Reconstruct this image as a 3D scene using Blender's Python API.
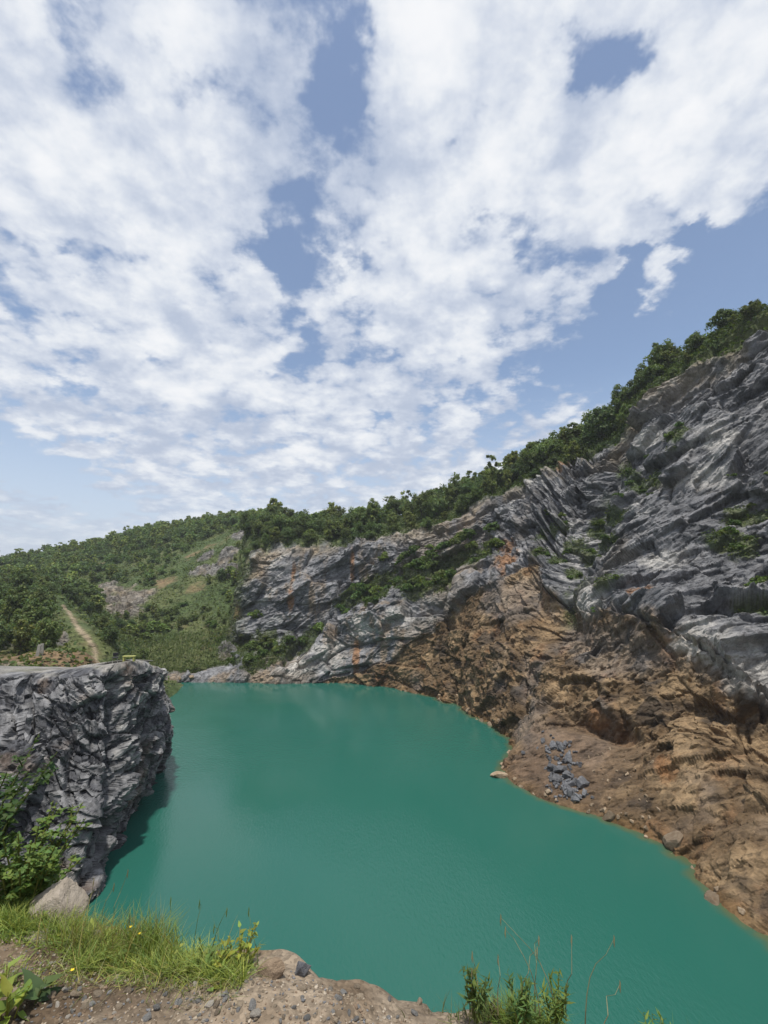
import bpy, bmesh, math, random
import numpy as np
from mathutils import Vector, Matrix, Euler
from mathutils.bvhtree import BVHTree

random.seed(7); np.random.seed(7)
scene = bpy.context.scene
for o in list(bpy.data.objects): bpy.data.objects.remove(o)
C = scene.collection
R = math.radians

# ------------------------------------------------------------------ camera
FOC, PITCH, H = 470.0, R(8.5), 20.0          # focal length in picture pixels, tilt up, eye height over the water
cam = bpy.data.cameras.new('camera'); cam_o = bpy.data.objects.new('camera', cam); C.objects.link(cam_o)
cam.sensor_fit = 'VERTICAL'; cam.sensor_height = 24.0; cam.lens = 24.0 * FOC / 1024.0
cam.clip_start = 0.05; cam.clip_end = 5000
cam_o.location = (0, 0, H); cam_o.rotation_euler = (R(90) + PITCH, 0, 0)
scene.camera = cam_o
scene.view_settings.view_transform = 'Standard'; scene.view_settings.look = 'None'
scene.view_settings.gamma = 1; scene.view_settings.use_curve_mapping = False
scene.view_settings.exposure = 0.3
scene.cycles.max_bounces = 6; scene.cycles.diffuse_bounces = 3; scene.cycles.glossy_bounces = 2
scene.cycles.transmission_bounces = 3; scene.cycles.transparent_max_bounces = 4
scene.cycles.use_denoising = True

def ray(px, py):
    a = (px - 384) / FOC; b = (512 - py) / FOC
    return np.array([a, math.cos(PITCH) - b * math.sin(PITCH), math.sin(PITCH) + b * math.cos(PITCH)])
def at_y(px, py, Y):
    d = ray(px, py); t = Y / d[1]; return np.array([d[0] * t, Y, H + d[2] * t])
def at_z(px, py, z=0.0):
    d = ray(px, py); t = (z - H) / d[2]; return np.array([d[0] * t, d[1] * t, z])

# ------------------------------------------------------------------ sun
SUN_DIR = Vector((-0.02, -0.27, 0.95)).normalized()      # towards the sun
SUN_EL = math.asin(SUN_DIR.z); SUN_AZ = math.atan2(SUN_DIR.x, SUN_DIR.y)
sl = bpy.data.lights.new('sun', 'SUN'); sl.energy = 3.4; sl.angle = R(3.0); sl.color = (1.0, 0.95, 0.87)
so = bpy.data.objects.new('sun', sl); C.objects.link(so)
so.rotation_euler = SUN_DIR.to_track_quat('Z', 'Y').to_euler(); so.location = (0, 0, 120)

# ------------------------------------------------------------------ world: clear sky with a broken sheet of cloud
world = bpy.data.worlds.new('World'); scene.world = world; world.use_nodes = True
class NT:
    def __init__(s, nt): s.nt = nt; s.L = nt.links
    def n(s, t, **kw):
        nd = s.nt.nodes.new(t)
        for k, v in kw.items(): setattr(nd, k, v)
        return nd
    def setin(s, nd, i, v):
        if v is None: return
        if isinstance(v, bpy.types.NodeSocket): s.L.new(v, nd.inputs[i])
        else:
            try: nd.inputs[i].default_value = v
            except Exception: nd.inputs[i].default_value = (*v, 1.0)
    def m(s, op, a, b=None, c=None, clamp=False):
        nd = s.n('ShaderNodeMath', operation=op); nd.use_clamp = clamp
        s.setin(nd, 0, a); s.setin(nd, 1, b); s.setin(nd, 2, c); return nd.outputs[0]
    def v(s, op, a, b=None, out=0, scale=None):
        nd = s.n('ShaderNodeVectorMath', operation=op)
        s.setin(nd, 0, a); s.setin(nd, 1, b)
        if scale is not None: s.setin(nd, 3, scale)
        return nd.outputs[out]
    def noise(s, vec, scale, detail=5, rough=0.5, dist=0.0, out='Fac', dims='3D', lac=2.0):
        nd = s.n('ShaderNodeTexNoise'); nd.noise_dimensions = dims
        s.setin(nd, 'Vector', vec); nd.inputs['Scale'].default_value = scale; nd.inputs['Detail'].default_value = detail
        nd.inputs['Roughness'].default_value = rough; nd.inputs['Distortion'].default_value = dist
        nd.inputs['Lacunarity'].default_value = lac
        return nd.outputs[out]
    def ramp(s, f, stops, interp='LINEAR'):
        nd = s.n('ShaderNodeValToRGB'); cr = nd.color_ramp; cr.interpolation = interp
        while len(cr.elements) < len(stops): cr.elements.new(0.5)
        for e, (p, c) in zip(cr.elements, stops):
            e.position = p; e.color = (*c, 1) if hasattr(c, '__len__') else (c, c, c, 1)
        s.setin(nd, 0, f); return nd.outputs[0]
    def mix(s, f, a, b, blend='MIX'):
        nd = s.n('ShaderNodeMix', data_type='RGBA', blend_type=blend)
        s.setin(nd, 0, f); s.setin(nd, 6, a); s.setin(nd, 7, b); return nd.outputs[2]
    def mapr(s, f, a, b, c=0.0, d=1.0, smooth=True):
        nd = s.n('ShaderNodeMapRange'); nd.interpolation_type = 'SMOOTHSTEP' if smooth else 'LINEAR'
        s.setin(nd, 0, f); s.setin(nd, 1, a); s.setin(nd, 2, b); s.setin(nd, 3, c); s.setin(nd, 4, d); return nd.outputs[0]

world.cycles.sampling_method = 'MANUAL'; world.cycles.sample_map_resolution = 512
W = NT(world.node_tree); world.node_tree.nodes.clear()
SKY_STRENGTH = 0.125
tc = W.n('ShaderNodeTexCoord'); D = W.v('NORMALIZE', tc.outputs['Generated'])
sky = W.n('ShaderNodeTexSky'); sky.sky_type = 'NISHITA'; sky.sun_disc = False
sky.sun_elevation = SUN_EL; sky.sun_rotation = SUN_AZ; sky.altitude = 100; sky.air_density = 1.0; sky.dust_density = 0.9; sky.ozone_density = 1.0
sep = W.n('ShaderNodeSeparateXYZ'); W.L.new(D, sep.inputs[0])
zc = W.m('ADD', W.m('MAXIMUM', sep.outputs[2], 0.0), 0.24)
cmb = W.n('ShaderNodeCombineXYZ'); W.L.new(W.m('DIVIDE', sep.outputs[0], zc), cmb.inputs[0]); W.L.new(W.m('DIVIDE', sep.outputs[1], zc), cmb.inputs[1])
CP = cmb.outputs[0]                                        # position in the cloud sheet (units of its height)
def cloud_xy(px, py):
    d = ray(px, py); d = d / np.linalg.norm(d); z = max(d[2], 0) + 0.24
    return d[0] / z, d[1] / z
wn = W.noise(CP, 6.0, 5, 0.6, out='Color')
WP = W.v('ADD', CP, W.v('SCALE', W.v('SUBTRACT', wn, (0.5, 0.5, 0.5)), scale=0.20))
# breaks (-) and banks (+) in the sheet: chains of soft blobs lying in the cloud plane
acc = None
def chain(pts, r, amp):
    """soft capsule chain through picture points, laid in the cloud plane"""
    global acc
    P = [cloud_xy(*p) for p in pts]
    for (ax, ay), (bx, by) in zip(P[:-1], P[1:]):
        a = (ax, ay, 0); ba = np.array([bx - ax, by - ay, 0.0]); l2 = float(ba @ ba) + 1e-9
        pa = W.v('SUBTRACT', WP, a)
        h = W.m('DIVIDE', W.v('DOT_PRODUCT', pa, tuple(ba), out=1), l2, clamp=True)
        dv = W.v('SUBTRACT', pa, W.v('SCALE', tuple(ba), scale=h))
        d2 = W.v('DOT_PRODUCT', dv, dv, out=1)
        g = W.m('MULTIPLY', W.m('EXPONENT', W.m('MULTIPLY', d2, -1.0 / (r * r))), amp)
        acc = g if acc is None else W.m('ADD', acc, g)
chain([(345, 10), (335, 100), (350, 150)], 0.055, -0.27)
chain([(300, 215), (288, 260), (300, 360)], 0.055, -0.27)
chain([(585, 0), (592, 70), (640, 95)], 0.045, -0.30)
chain([(20, 235), (140, 262), (235, 265)], 0.035, -0.16)
chain([(510, 225), (575, 255)], 0.04, -0.20)
chain([(800, 260), (690, 320), (620, 380)], 0.20, -0.52)
chain([(570, 345), (500, 440)], 0.13, -0.30)
chain([(666, 262), (650, 300)], 0.05, 0.52)
chain([(612, 320), (628, 250), (700, 232)], 0.032, -0.42)
chain([(500, 405), (560, 398)], 0.05, 0.26)
chain([(720, 50), (780, 20)], 0.08, 0.25)
chain([(560, 130), (740, 160)], 0.13, 0.32)
chain([(470, 60), (440, 330)], 0.14, 0.16)
chain([(90, 100), (160, 330)], 0.22, 0.14)
chain([(330, 420), (250, 480)], 0.12, 0.14)
chain([(-60, 420), (30, 470), (110, 510)], 0.16, -0.40)
big = W.noise(CP, 2.6, 2.0, 0.5)
fine = W.noise(CP, 9.0, 9.0, 0.58, 0.0)
puff = W.n('ShaderNodeTexVoronoi'); puff.inputs['Scale'].default_value = 9.0; puff.inputs['Detail'].default_value = 1.5; W.L.new(W.v('ADD', WP, (5.3, 1.7, 0)), puff.inputs['Vector'])
puffv = W.m('SUBTRACT', 0.42, puff.outputs['Distance'])
nse = W.m('ADD', W.m('MULTIPLY', W.m('SUBTRACT', big, 0.5), 0.70), W.m('ADD', W.m('MULTIPLY', W.m('SUBTRACT', fine, 0.5), 1.2), W.m('MULTIPLY', puffv, 0.38)))
dens = W.m('ADD', W.m('ADD', nse, acc), 0.355)
cover = W.mapr(dens, -0.13, 0.18)
lowfade = W.mapr(sep.outputs[2], 0.0, 0.24)               # towards the horizon the sheet thins into haze
cover = W.m('MULTIPLY', cover, W.m('MULTIPLY_ADD', lowfade, 0.65, 0.33))
shade = W.noise(W.v('ADD', CP, (0.03, 0.05, 3.0)), 6.5, 8.0, 0.58, 0.0)
thick = W.mapr(W.m('ADD', W.m('MULTIPLY', dens, 0.8), W.m('MULTIPLY', W.m('SUBTRACT', shade, 0.5), 1.6)), -0.15, 0.75)
ccol = W.ramp(thick, [(0.0, (0.50, 0.57, 0.71)), (0.30, (0.66, 0.715, 0.82)), (0.65, (0.83, 0.865, 0.92)), (1.0, (0.96, 0.97, 0.99))])
csc = W.v('SCALE', ccol, scale=0.80 / SKY_STRENGTH)
hz = W.mapr(sep.outputs[2], 0.0, 0.42, 0.88, 0.10)
skyc = W.mix(hz, sky.outputs[0], (0.50 / SKY_STRENGTH, 0.565 / SKY_STRENGTH, 0.67 / SKY_STRENGTH, 1))
bg = W.n('ShaderNodeBackground'); bg.inputs[1].default_value = SKY_STRENGTH
W.L.new(W.mix(cover, skyc, csc), bg.inputs[0])
wo = W.n('ShaderNodeOutputWorld'); W.L.new(bg.outputs[0], wo.inputs[0])

# ------------------------------------------------------------------ numpy noise
_T = np.random.RandomState(3).rand(64, 64, 64).astype(np.float32)
def vnoise(p):
    i = np.floor(p).astype(np.int64); f = p - i; f = f * f * f * (f * (f * 6 - 15) + 10); i &= 63; j = (i + 1) & 63
    x0, y0, z0 = i.T; x1, y1, z1 = j.T; fx, fy, fz = f.T
    a = _T[x0, y0, z0] * (1 - fx) + _T[x1, y0, z0] * fx; b = _T[x0, y1, z0] * (1 - fx) + _T[x1, y1, z0] * fx
    c = _T[x0, y0, z1] * (1 - fx) + _T[x1, y0, z1] * fx; d = _T[x0, y1, z1] * (1 - fx) + _T[x1, y1, z1] * fx
    return (a * (1 - fy) + b * fy) * (1 - fz) + (c * (1 - fy) + d * fy) * fz
def fbm(p, sc, octv=4, gain=0.5, off=0.0):
    p = p * sc + off; s = 0; a = 1; t = 0
    for k in range(octv):
        s = s + a * (vnoise(p + 17.3 * k) - 0.5); t += a; a *= gain; p = p * 2.03
    return s / t * 2
def ridged(p, sc, octv=4, off=0.0):
    p = p * sc + off; s = 0; a = 1; t = 0
    for k in range(octv):
        s = s + a * (1 - abs(vnoise(p + 9.7 * k) * 2 - 1)); t += a; a *= 0.5; p = p * 2.1
    return s / t
_J = np.random.RandomState(5).rand(32, 32, 32, 3).astype(np.float32)
_Q = np.random.RandomState(6).rand(32, 32, 32, 4).astype(np.float32)
def facets(p, sc, off=0.0):
    """broken-block relief: nearest cell's tilted plane; returns (height, per-cell random, edge distance)"""
    q = p * sc + off; i = np.floor(q).astype(np.int64); best = np.full(len(q), 9e9); sec = best.copy()
    bi = np.zeros((len(q), 3), np.int64); bv = np.zeros_like(q)
    for dx in (-1, 0, 1):
        for dy in (-1, 0, 1):
            for dz in (-1, 0, 1):
                k = i + (dx, dy, dz); km = k & 31
                v = q - (k + _J[km[:, 0], km[:, 1], km[:, 2]]); d = (v * v).sum(1)
                m = d < best
                sec = np.where(m, best, np.minimum(sec, d)); best = np.where(m, d, best)
                bi[m] = km[m]; bv[m] = v[m]
    r = _Q[bi[:, 0], bi[:, 1], bi[:, 2]]
    return ((bv * (r[:, :3] - 0.5)).sum(1) * 1.6 + (r[:, 3] - 0.5) * 0.9, r[:, 3], np.sqrt(sec) - np.sqrt(best))
def sstep(x, a, b):
    t = np.clip((x - a) / (b - a), 0, 1); return t * t * (3 - 2 * t)
def lerp3(a, b, t): return a * (1 - t)[:, None] + b * t[:, None]

# ------------------------------------------------------------------ mesh helpers
def mesh_np(name, V, Fq, col=None, smooth=False):
    me = bpy.data.meshes.new(name)
    V = np.asarray(V, np.float32); Fq = np.asarray(Fq, np.int32)
    n = Fq.shape[1]
    me.vertices.add(len(V)); me.vertices.foreach_set('co', V.ravel())
    me.loops.add(Fq.size); me.loops.foreach_set('vertex_index', Fq.ravel())
    me.polygons.add(len(Fq)); me.polygons.foreach_set('loop_start', np.arange(0, Fq.size, n, dtype=np.int32))
    me.polygons.foreach_set('loop_total', np.full(len(Fq), n, np.int32))
    me.update(calc_edges=True)
    me.polygons.foreach_set('use_smooth', np.full(len(Fq), bool(smooth)))
    if col is not None:
        ca = me.color_attributes.new('Col', 'FLOAT_COLOR', 'POINT')
        c4 = np.ones((len(V), 4), np.float32); c4[:, :3] = col; ca.data.foreach_set('color', c4.ravel())
    return me
def add(name, me, mat=None, parent=None, label=None, cat=None, group=None, kind=None, loc=None, rot=None, scale=None):
    o = bpy.data.objects.new(name, me); C.objects.link(o)
    if mat is not None and me is not None and not me.materials: me.materials.append(mat)
    if parent is not None: o.parent = parent
    if loc is not None: o.location = loc
    if rot is not None: o.rotation_euler = rot
    if scale is not None: o.scale = scale if hasattr(scale, '__len__') else (scale,) * 3
    if label: o['label'] = label
    if cat: o['category'] = cat
    if group: o['group'] = group
    if kind: o['kind'] = kind
    return o
def grid_faces(nu, nv):
    i = np.arange(nu * nv).reshape(nu, nv)
    return np.stack([i[:-1, :-1], i[1:, :-1], i[1:, 1:], i[:-1, 1:]], -1).reshape(-1, 4)
def catmull(P, t):
    """P (n,...) control values at integer t"""
    n = len(P); i = np.clip(np.floor(t).astype(int), 0, n - 2); f = (t - i)
    def g(k): return P[np.clip(k, 0, n - 1)]
    sh = (len(t),) + (1,) * (P.ndim - 1); f = f.reshape(sh)
    p0, p1, p2, p3 = g(i - 1), g(i), g(i + 1), g(i + 2)
    return 0.5 * (2 * p1 + (p2 - p0) * f + (2 * p0 - 5 * p1 + 4 * p2 - p3) * f ** 2 + (3 * p1 - p0 - 3 * p2 + p3) * f ** 3)
def spread(lens, n):
    """n parameter values over segments, evenly by length"""
    cum = np.concatenate([[0], np.cumsum(lens)]); return np.interp(np.linspace(0, cum[-1], n), cum, np.arange(len(cum)))
def sheet_normals(G):
    du = np.gradient(G, axis=0); dv = np.gradient(G, axis=1); n = np.cross(du, dv)
    return n / (np.linalg.norm(n, axis=2, keepdims=True) + 1e-9)

# ------------------------------------------------------------------ materials
def new_mat(name):
    m = bpy.data.materials.new(name); m.use_nodes = True; m.node_tree.nodes.clear(); return m, NT(m.node_tree)
def principled(T, col, rough=0.8, spec=0.3, normal=None):
    b = T.n('ShaderNodeBsdfPrincipled'); T.setin(b, 'Base Color', col); T.setin(b, 'Roughness', rough)
    b.inputs['Specular IOR Level'].default_value = spec
    if normal is not None: T.L.new(normal, b.inputs['Normal'])
    o = T.n('ShaderNodeOutputMaterial'); T.L.new(b.outputs[0], o.inputs[0]); return b
def vcol(T):
    a = T.n('ShaderNodeVertexColor'); a.layer_name = 'Col'; return a.outputs[0]
def pos(T): return T.n('ShaderNodeNewGeometry').outputs['Position']
def bump(T, h, strength, dist):
    b = T.n('ShaderNodeBump'); b.inputs['Strength'].default_value = strength; b.inputs['Distance'].default_value = dist
    T.setin(b, 'Height', h); return b.outputs[0]
def broken(T, p, bedn, k, sc, amt, nrm):
    """tilt the normal cell by cell: small flat break faces, thin across the bedding"""
    d = T.v('DOT_PRODUCT', p, bedn, out=1)
    q = T.v('ADD', p, T.v('SCALE', bedn, scale=T.m('MULTIPLY', d, k - 1)))
    q = T.v('ADD', q, T.v('SCALE', T.noise(p, sc * 0.8, 3, 0.6, out='Color'), scale=0.5 / sc))
    vo = T.n('ShaderNodeTexVoronoi'); vo.inputs['Scale'].default_value = sc; T.L.new(q, vo.inputs['Vector'])
    r = T.v('SUBTRACT', vo.outputs['Color'], (0.5, 0.5, 0.5))
    cs = T.n('ShaderNodeSeparateColor'); T.L.new(vo.outputs['Color'], cs.inputs[0])
    return T.v('NORMALIZE', T.v('ADD', nrm, T.v('SCALE', r, scale=amt))), cs.outputs[1], vo.outputs['Distance']
def mat_rock(name, fs=1.0, bd=0.10, bedn=(-0.42, -0.30, 0.86)):
    m, T = new_mat(name); g = T.n('ShaderNodeNewGeometry'); p = g.outputs['Position']
    bedn = tuple(Vector(bedn).normalized())
    nr, c1, d1 = broken(T, p, bedn, 3.6, 0.55 * fs, 0.65, g.outputs['Normal'])
    nr, c2, d2 = broken(T, p, bedn, 2.6, 1.7 * fs, 0.75, nr)
    n1 = T.noise(p, 1.1 * fs, 8, 0.70, 0.4); n2 = T.noise(p, 7.0 * fs, 8, 0.8)
    k = T.m('ADD', T.mapr(n1, 0.28, 0.72, 0.55, 1.40, False), T.mapr(n2, 0.3, 0.7, -0.32, 0.32, False))
    k = T.m('ADD', k, T.m('MULTIPLY', T.m('SUBTRACT', T.m('ADD', c1, c2), 1.0), 0.30))
    c = T.v('SCALE', vcol(T), scale=T.m('MAXIMUM', k, 0.2))
    h = T.m('ADD', T.noise(p, 3.0 * fs, 8, 0.75, 0.5), T.m('MULTIPLY', T.m('ADD', d1, d2), -0.5))
    b = T.n('ShaderNodeBump'); b.inputs['Strength'].default_value = 0.9; b.inputs['Distance'].default_value = bd
    T.L.new(h, b.inputs['Height']); T.L.new(nr, b.inputs['Normal'])
    principled(T, c, 0.80, 0.25, b.outputs[0]); return m
def mat_soil(name, fs=1.0, bd=0.1):
    m, T = new_mat(name); p = pos(T)
    k = T.mapr(T.noise(p, 1.6 * fs, 8, 0.7), 0.25, 0.75, 0.6, 1.4, False)
    principled(T, T.v('SCALE', vcol(T), scale=k), 0.92, 0.15, bump(T, T.noise(p, 6 * fs, 7, 0.7), 0.8, bd)); return m
def mat_leaf(name, trans=0.34, rough=0.55):
    m, T = new_mat(name)
    inf = T.n('ShaderNodeObjectInfo')
    k = T.mapr(inf.outputs['Random'], 0, 1, 0.78, 1.22, False)
    c = T.v('SCALE', vcol(T), scale=k)
    hs = T.n('ShaderNodeHueSaturation'); T.setin(hs, 'Color', c)
    T.setin(hs, 'Hue', T.mapr(T.m('FRACT', T.m('MULTIPLY', inf.outputs['Random'], 7.31)), 0, 1, 0.485, 0.515, False))
    b = T.n('ShaderNodeBsdfPrincipled'); T.L.new(hs.outputs[0], b.inputs['Base Color']); b.inputs['Roughness'].default_value = rough
    b.inputs['Specular IOR Level'].default_value = 0.3
    t = T.n('ShaderNodeBsdfTranslucent'); T.L.new(T.v('MULTIPLY', hs.outputs[0], (1.25, 1.3, 0.6)), t.inputs[0])
    mx = T.n('ShaderNodeMixShader'); mx.inputs[0].default_value = trans
    T.L.new(b.outputs[0], mx.inputs[1]); T.L.new(t.outputs[0], mx.inputs[2])
    o = T.n('ShaderNodeOutputMaterial'); T.L.new(mx.outputs[0], o.inputs[0]); return m
def mat_plain(name, col, rough=0.7, var=0.25, sc=8.0, spec=0.3, bd=0.01):
    m, T = new_mat(name); p = T.n('ShaderNodeTexCoord').outputs['Object']
    n = T.noise(p, sc, 6, 0.65)
    principled(T, T.v('SCALE', tuple(col), scale=T.mapr(n, 0.3, 0.7, 1 - var, 1 + var, False)), rough, spec, bump(T, n, 0.6, bd)); return m
M_CLIFF = mat_rock('cliff_rock', 1.0, 0.08, (-0.06, 0.65, 0.76)); M_OUT = mat_rock('outcrop_rock', 1.5, 0.04, (0.55, -0.25, 0.80)); M_SOIL = mat_rock('hill_soil', 1.2, 0.10, (0, 0, 1))
M_LEAF = mat_leaf('leaf'); M_BARK = mat_plain('bark', (0.075, 0.06, 0.045), 0.9, 0.4, 6)

# ================================================================== SETTING: the quarry cliff
# stations along the shore, each a profile: under water, waterline, low break, rock contact, bench back, rock rim, ridge, behind
def WL(px, py): return at_z(px, py, 0)
def prof(w, *rest):
    """w: waterline pixel; rest: (px,py,Y) for break, contact, bench back, rim, ridge"""
    w = WL(*w); pts = [at_y(*r) for r in rest]
    out = w - pts[0]; out[2] = 0; out = out / (np.linalg.norm(out) + 1e-6)
    u = w + out * 3.0; u[2] = -4.0
    back = pts[-1] + (pts[-1] - pts[-2]) * np.array([1.5, 1.5, 0]) - np.array([0, 0, 6.0]) + np.array([0, 14, 0])
    return [u, w] + pts + [back]
ST = [
 prof((150, 683), (150, 675, 100.5), (148, 671, 103.5), (140, 669, 107), (120, 650, 150), (120, 620, 175)),
 prof((195, 682.5), (195, 674, 100.8), (200, 669, 103.2), (205, 666, 106), (222, 610, 142), (225, 580, 170)),
 prof((235, 682), (236, 672, 101.3), (240, 663, 104), (232, 642, 111), (248, 560, 119), (250, 530, 150)),
 prof((290, 683), (292, 665, 101), (302, 651, 103.5), (298, 640, 108.5), (296, 550, 116), (300, 529, 143)),
 prof((345, 684.5), (345, 650, 99.5), (352, 612, 102.5), (355, 597, 108), (360, 547, 114), (364, 527, 138)),
 prof((400, 691), (400, 650, 93.5), (402, 600, 97.0), (406, 577, 103.5), (424, 534, 109), (428, 510, 130)),
 prof((450, 704), (455, 650, 84.5), (466, 588, 88.5), (476, 560, 95.5), (490, 508, 102), (492, 488, 120)),
 prof((495, 728), (503, 665, 72), (522, 588, 77), (540, 535, 83), (552, 474, 91), (555, 455, 106)),
 prof((515, 746), (530, 690, 65), (552, 612, 69), (580, 540, 75), (603, 452, 83), (606, 436, 96)),
 prof((512, 770), (548, 712, 57), (590, 612, 61), (618, 540, 67), (642, 408, 76), (647, 392, 87)),
 prof((580, 805), (622, 735, 50.5), (648, 622, 54.5), (668, 540, 60), (692, 370, 69), (698, 355, 79)),
 prof((640, 832), (685, 752, 44.8), (722, 660, 47.5), (745, 560, 54), (752, 340, 63), (758, 326, 72)),
 prof((690, 865), (738, 775, 39.8), (792, 705, 42.5), (825, 580, 48), (850, 292, 57), (856, 278, 65)),
 prof((730, 905), (785, 810, 35), (852, 745, 37), (895, 600, 42.5), (960, 235, 51), (966, 222, 58)),
]
def shift(base, dx, dy, zs=1.0): return [p * np.array([1, 1, zs]) + np.array([dx, dy, 0]) for p in base]
ST.append(shift(ST[-1], 0.2, -7)); ST.append(shift(ST[-1], 0.3, -12)); ST.append(shift(ST[-1], 1.0, -18, 0.95)); ST.append(shift(ST[-1], 6.0, -25, 0.9))
ST = np.array(ST); NS, NL = ST.shape[:2]
CON = np.array([0.4, 0.5, 0.5, 0.7, 1.25, 1.95, 2.75, 3.40, 3.15, 2.98, 3.0, 3.0, 3.0, 3.0, 3.0, 3.0, 3.0, 3.0])   # level of the brown/grey contact
sl_ = np.linalg.norm(np.diff(ST[:, 2:5].mean(1), axis=0), axis=1); sl_[-4:] *= [0.5, 0.22, 0.14, 0.12]; sl_[7:13] *= 1.35; sl_[:2] *= 0.8
vl_ = np.linalg.norm(np.diff(ST[6:13], axis=1).mean(0), axis=1); vl_[0] *= 0.35; vl_[5] *= 0.35; vl_[6] *= 0.12
NU, NV = 1120, 500
us = spread(sl_, NU); vs = spread(vl_, NV)
G0 = catmull(ST, us)                                        # (NU,NL,3)
G0 = catmull(G0.transpose(1, 0, 2).copy(), vs).transpose(1, 0, 2)
N0 = sheet_normals(G0)
UU, VV = np.meshgrid(us, vs, indexing='ij'); con = np.interp(us, np.arange(NS), CON)[:, None] * np.ones_like(VV)
P = G0.reshape(-1, 3).copy(); Nn = N0.reshape(-1, 3); U_ = UU.ravel(); V_ = VV.ravel()
if (Nn[:, 0] * -1 + Nn[:, 2]).mean() < 0: Nn = -Nn
# strata: tilted beds that dip away to the left, so blocks are thin across the beds
bed = Vector((-0.42, -0.30, 0.86)).normalized()
bed2 = np.array(Vector((-0.06, 0.65, 0.76)).normalized())      # beds of the near wall: their traces climb gently to the right
def bedspace(P, k):
    w = sstep(U_, 6.2, 8.2)[:, None]; n = np.array(bed)[None] * (1 - w) + bed2[None] * w; n = n / np.linalg.norm(n, axis=1, keepdims=True)
    q = P - np.array([20.0, 60.0, 20.0]); d = (q * n).sum(1)
    return q + (d * (k - 1))[:, None] * n
con_d = V_ - np.interp(U_, np.arange(NS), CON) + 0.16 * fbm(P, 0.16, 3, off=5.0)
_bm = (1 - sstep(con_d, -0.03, 0.03))[:, None]
B = bedspace(P, 2.5) * (1 - _bm) + (bedspace(P, 1.45) * 1.35 + 7.0) * _bm          # the brown rock is massive and broken every way
warp = np.stack([fbm(P, 0.10, 1, off=o) for o in (3.1, 8.7, 14.2)], 1)
Bw = B + warp * 1.0
f1, r1, e1 = facets(Bw, 1 / 9.5, 3.0); f2, r2, e2 = facets(Bw, 1 / 4.2, 11.0); f3, r3, e3 = facets(Bw + warp * 0.5, 1 / 1.7, 20.0)
dv = V_ - con.ravel() + 0.16 * fbm(P, 0.16, 3, off=5.0)
face = sstep(V_, 0.35, 1.1) * (1 - 0.8 * sstep(V_, 5.0, 5.5))
stp = sstep(U_, 6.4, 7.6)                                   # the near, big part of the wall
low = 1 - sstep(V_, 1.6, 2.3)
brown = 1 - sstep(dv + 0.10 * fbm(P, 0.7, 4, 0.6, off=6.0), -0.09, 0.09)
talus = np.exp(-((U_ - 9.55) / 0.75) ** 2) * (1 - sstep(V_, 1.75, 2.35))   # loose debris cone at the foot
amp = face * (0.35 + 0.65 * sstep(U_, 1.7, 2.6)) * (1 - 0.25 * low) * (1 - 0.75 * talus)
big_ = fbm(P, 0.055, 3, off=2.0)
calm = sstep(fbm(P, 0.055, 2, off=71.0), -0.12, 0.30)             # broad unbroken faces between shattered ground
brk = 1 - 0.48 * calm; bw_ = _bm[:, 0]
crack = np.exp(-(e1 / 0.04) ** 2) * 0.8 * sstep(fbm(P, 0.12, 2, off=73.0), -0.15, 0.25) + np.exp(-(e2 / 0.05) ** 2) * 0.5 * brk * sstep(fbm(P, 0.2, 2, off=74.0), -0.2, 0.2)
disp = amp * (2.4 * big_ + (2.4 - 0.9 * bw_) * f1 + (1.2 - 0.2 * bw_) * brk * f2 + 0.55 * brk * f3 - 0.55 * crack) + 0.08 * fbm(P, 0.9, 4) * face
disp += stp * face * (-2.2 * np.exp(-((dv + 0.34) / 0.30) ** 2) + 0.8 * np.exp(-((dv - 0.18) / 0.20) ** 2))
gul = np.exp(-((U_ - 8.35 - 0.25 * (V_ - 4)) / 0.28) ** 2) * sstep(V_, 2.7, 3.3) * (1 - sstep(V_, 4.6, 5.1)); disp -= 2.6 * gul
cave = np.exp(-((U_ - 9.75) / 0.5) ** 2 - ((V_ - 2.02) / 0.10) ** 2); disp -= 2.2 * cave
disp += 0.6 * fbm(P, 0.35, 3, off=31) * (V_ > 5)
_dd = disp.reshape(NU, NV)
_p = np.pad(_dd, 1, mode='edge'); _dd = (_p[:-2, 1:-1] + 5 * _p[1:-1, 1:-1] + _p[2:, 1:-1]) / 7; _p = np.pad(_dd, 1, mode='edge'); _dd = (_p[1:-1, :-2] + 5 * _p[1:-1, 1:-1] + _p[1:-1, 2:]) / 7
disp = _dd.ravel()
f4, r4, _e = facets(Bw, 1 / 0.95, 27.0); disp += 0.20 * f4 * brk * face * (1 - 0.3 * talus)
PD = P + Nn * disp[:, None]
PD += talus[:, None] * np.array([-1.0, -0.35, 0.25])[None] * 1.6 * (1 - sstep(V_, 0.9, 2.1))[:, None] * sstep(V_, 0.2, 1.0)[:, None]
cliff_bvh_V = PD.reshape(NU, NV, 3)[::3, ::3]
bvh_cliff = BVHTree.FromPolygons([tuple(p) for p in cliff_bvh_V.reshape(-1, 3)], grid_faces(*cliff_bvh_V.shape[:2]).tolist())

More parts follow.
